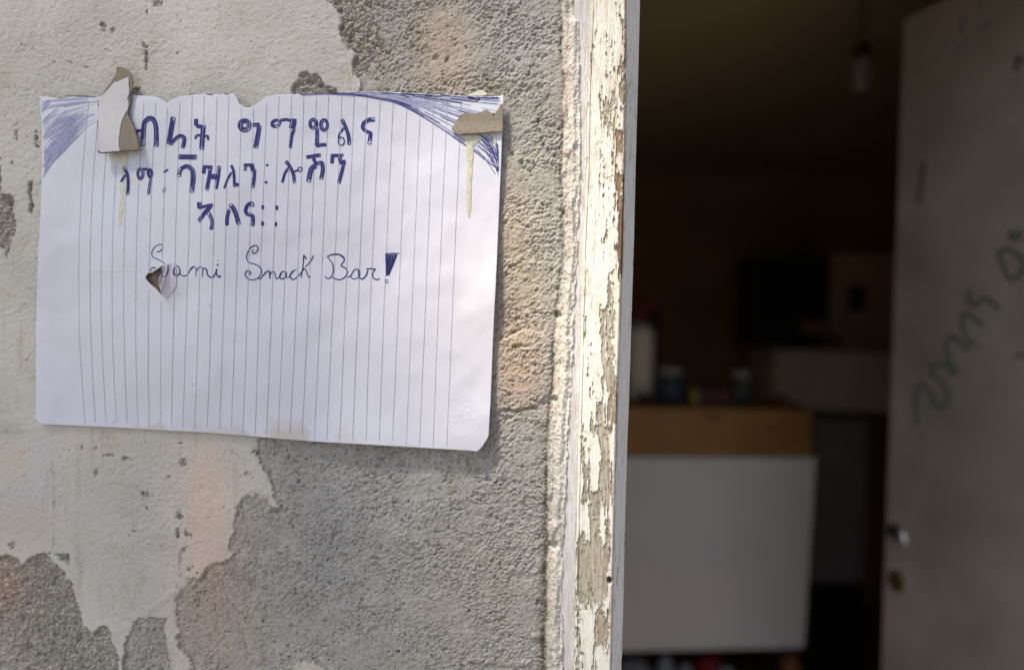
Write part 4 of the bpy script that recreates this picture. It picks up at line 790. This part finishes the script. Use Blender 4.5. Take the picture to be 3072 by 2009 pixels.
# things on the shelf below the counter
zb = ony(2100, 2035, 1.36)[2]-.04
box('shelf', -.1, ony(2412, 1990, 1.3)[0], 1.33, 1.64, zb-.02, zb, M['wood_dark'], ctr)
def low(px_, py1, Yd, r, m, name, label, cat, lidm):
    q_ = ony(px_, 2030, Yd); H_ = ony(px_, py1, Yd)[2]-zb; o_ = np.array([q_[0], Yd, zb]); t_ = thing(name, label, cat, o_)
    lathe('body', o_, [(r*.85, 0), (r, H_*.1), (r, H_*.7), (r*.75, H_*.85)], m, t_); lathe('lid', o_+[0, 0, H_*.85], [(r*.7, 0), (r*.72, H_*.12), (r*.55, H_*.15)], lidm, t_)
low(1995, 1965, 1.38, .022, M['white'], 'tub', 'small white tub on the shelf under the counter, left of the red one', 'tub', M['white'])
low(2057, 1990, 1.36, .020, M['white'], 'tub', 'pale tub with its top just in view, right of the white tub', 'tub', M['white'])
low(2130, 1960, 1.40, .040, M['redb'], 'crate_tin', 'wide red tin under the middle of the counter', 'tin', M['redb'])
low(2180, 2000, 1.34, .024, M['tube'], 'tub', 'cream tub at the bottom edge, in front of the red tin', 'tub', M['white'])
low(2372, 1960, 1.40, .026, M['orange'], 'tin', 'dull brownish tin under the right end of the counter', 'tin', M['orange'])
low(1900, 1975, 1.36, .045, M['greyp'], 'tin', 'dim grey tin under the left end of the counter', 'tin', M['greyp'])
# cabinet and shelf beyond
def quadbox(name, x0, x1, y0_, y1_, Yd, dep, m, parent=None, bev=.004, **k):
    a = ony(x0, y0_, Yd); b = ony(x1, y1_, Yd); return box(name, a[0], b[0], Yd, Yd+dep, b[2], a[2], m, parent, bev, **k)
cab = thing('cabinet', 'pale wide cabinet in the dark behind the right end of the counter', 'cabinet', (1.0, 2.3, 0))
quadbox('upper_panel', 2322, 2700, 1048, 1238, 2.2, .4, M['pale'], cab); 
a = ony(2455, 1256, 2.2); b = ony(2600, 1760, 2.2); box('lower_panel', a[0], b[0], 2.22, 2.6, b[2], a[2], M['greyp'], cab, .004)
box('plinth', a[0], b[0], 2.25, 2.58, 0, b[2]-.004, M['black'], cab)
tv = thing('television', 'dark box shaped set standing on the pale cabinet', 'television', ony(2370, 1045, 2.25))
quadbox('casing', 2262, 2486, 762, 1040, 2.25, .3, M['black'], tv, .012); quadbox('screen', 2285, 2470, 785, 960, 2.244, .005, mat('dark_glass', (.02, .02, .022), .12), tv, .002)
quadbox('small_box', 2412, 2482, 964, 1000, 2.18, .05, M['orange'], bev=.002, label='small tan packet leaning in front of the dark set', cat='packet')
ps = thing('poster', 'tan sheet with a dark figure on the back wall beside the door', 'poster', ony(2580, 900, 2.9))
quadbox('sheet', 2492, 2720, 760, 1046, 2.9, .012, mat('tan_sheet', (.80, .58, .36), .8), ps, .002); quadbox('dark_figure', 2548, 2594, 858, 932, 2.892, .007, M['black'], ps, .002); quadbox('dark_figure', 2500, 2520, 1010, 1046, 2.892, .007, M['black'], ps, .002)
oc = ony(2438, 724, 3.2)
orn = thing('ornament', 'small round orange ornament high on the far wall', 'ornament', oc)
lathe('face', oc+np.array([0, .08, 0]), [(.001, 0), (.030, 0), (.028, .02), (.001, .024)], M['orange'], orn, axis=(0, -1, 0)); lathe('rim', oc+np.array([0, .086, 0]), [(.032, 0), (.037, .0), (.037, .014), (.032, .014)], M['wood_dark'], orn, axis=(0, -1, 0))
hc = ony(2586, 300, 1.25)
lm = thing('hanging_lamp', 'small pale unlit bulb hanging in the dark near the top of the door', 'lamp', ony(2586, 180, 1.25))
hb_ = h_at(2586, 175, 280, 1.25); tp = ony(2586, 175, 1.25)
lathe('bulb', tp-[0, 0, hb_], [(.010, 0), (.020, .008), (.022, hb_*.4), (.019, hb_*.8), (.016, hb_)], M['greyp'], lm)
lathe('socket', tp, [(.018, 0), (.020, .025), (.010, .035)], M['black'], lm); lathe('cord', tp+[0, 0, .035], [(.0015, 0), (.0015, 2.22-tp[2]-.035)], M['black'], lm, n=8)
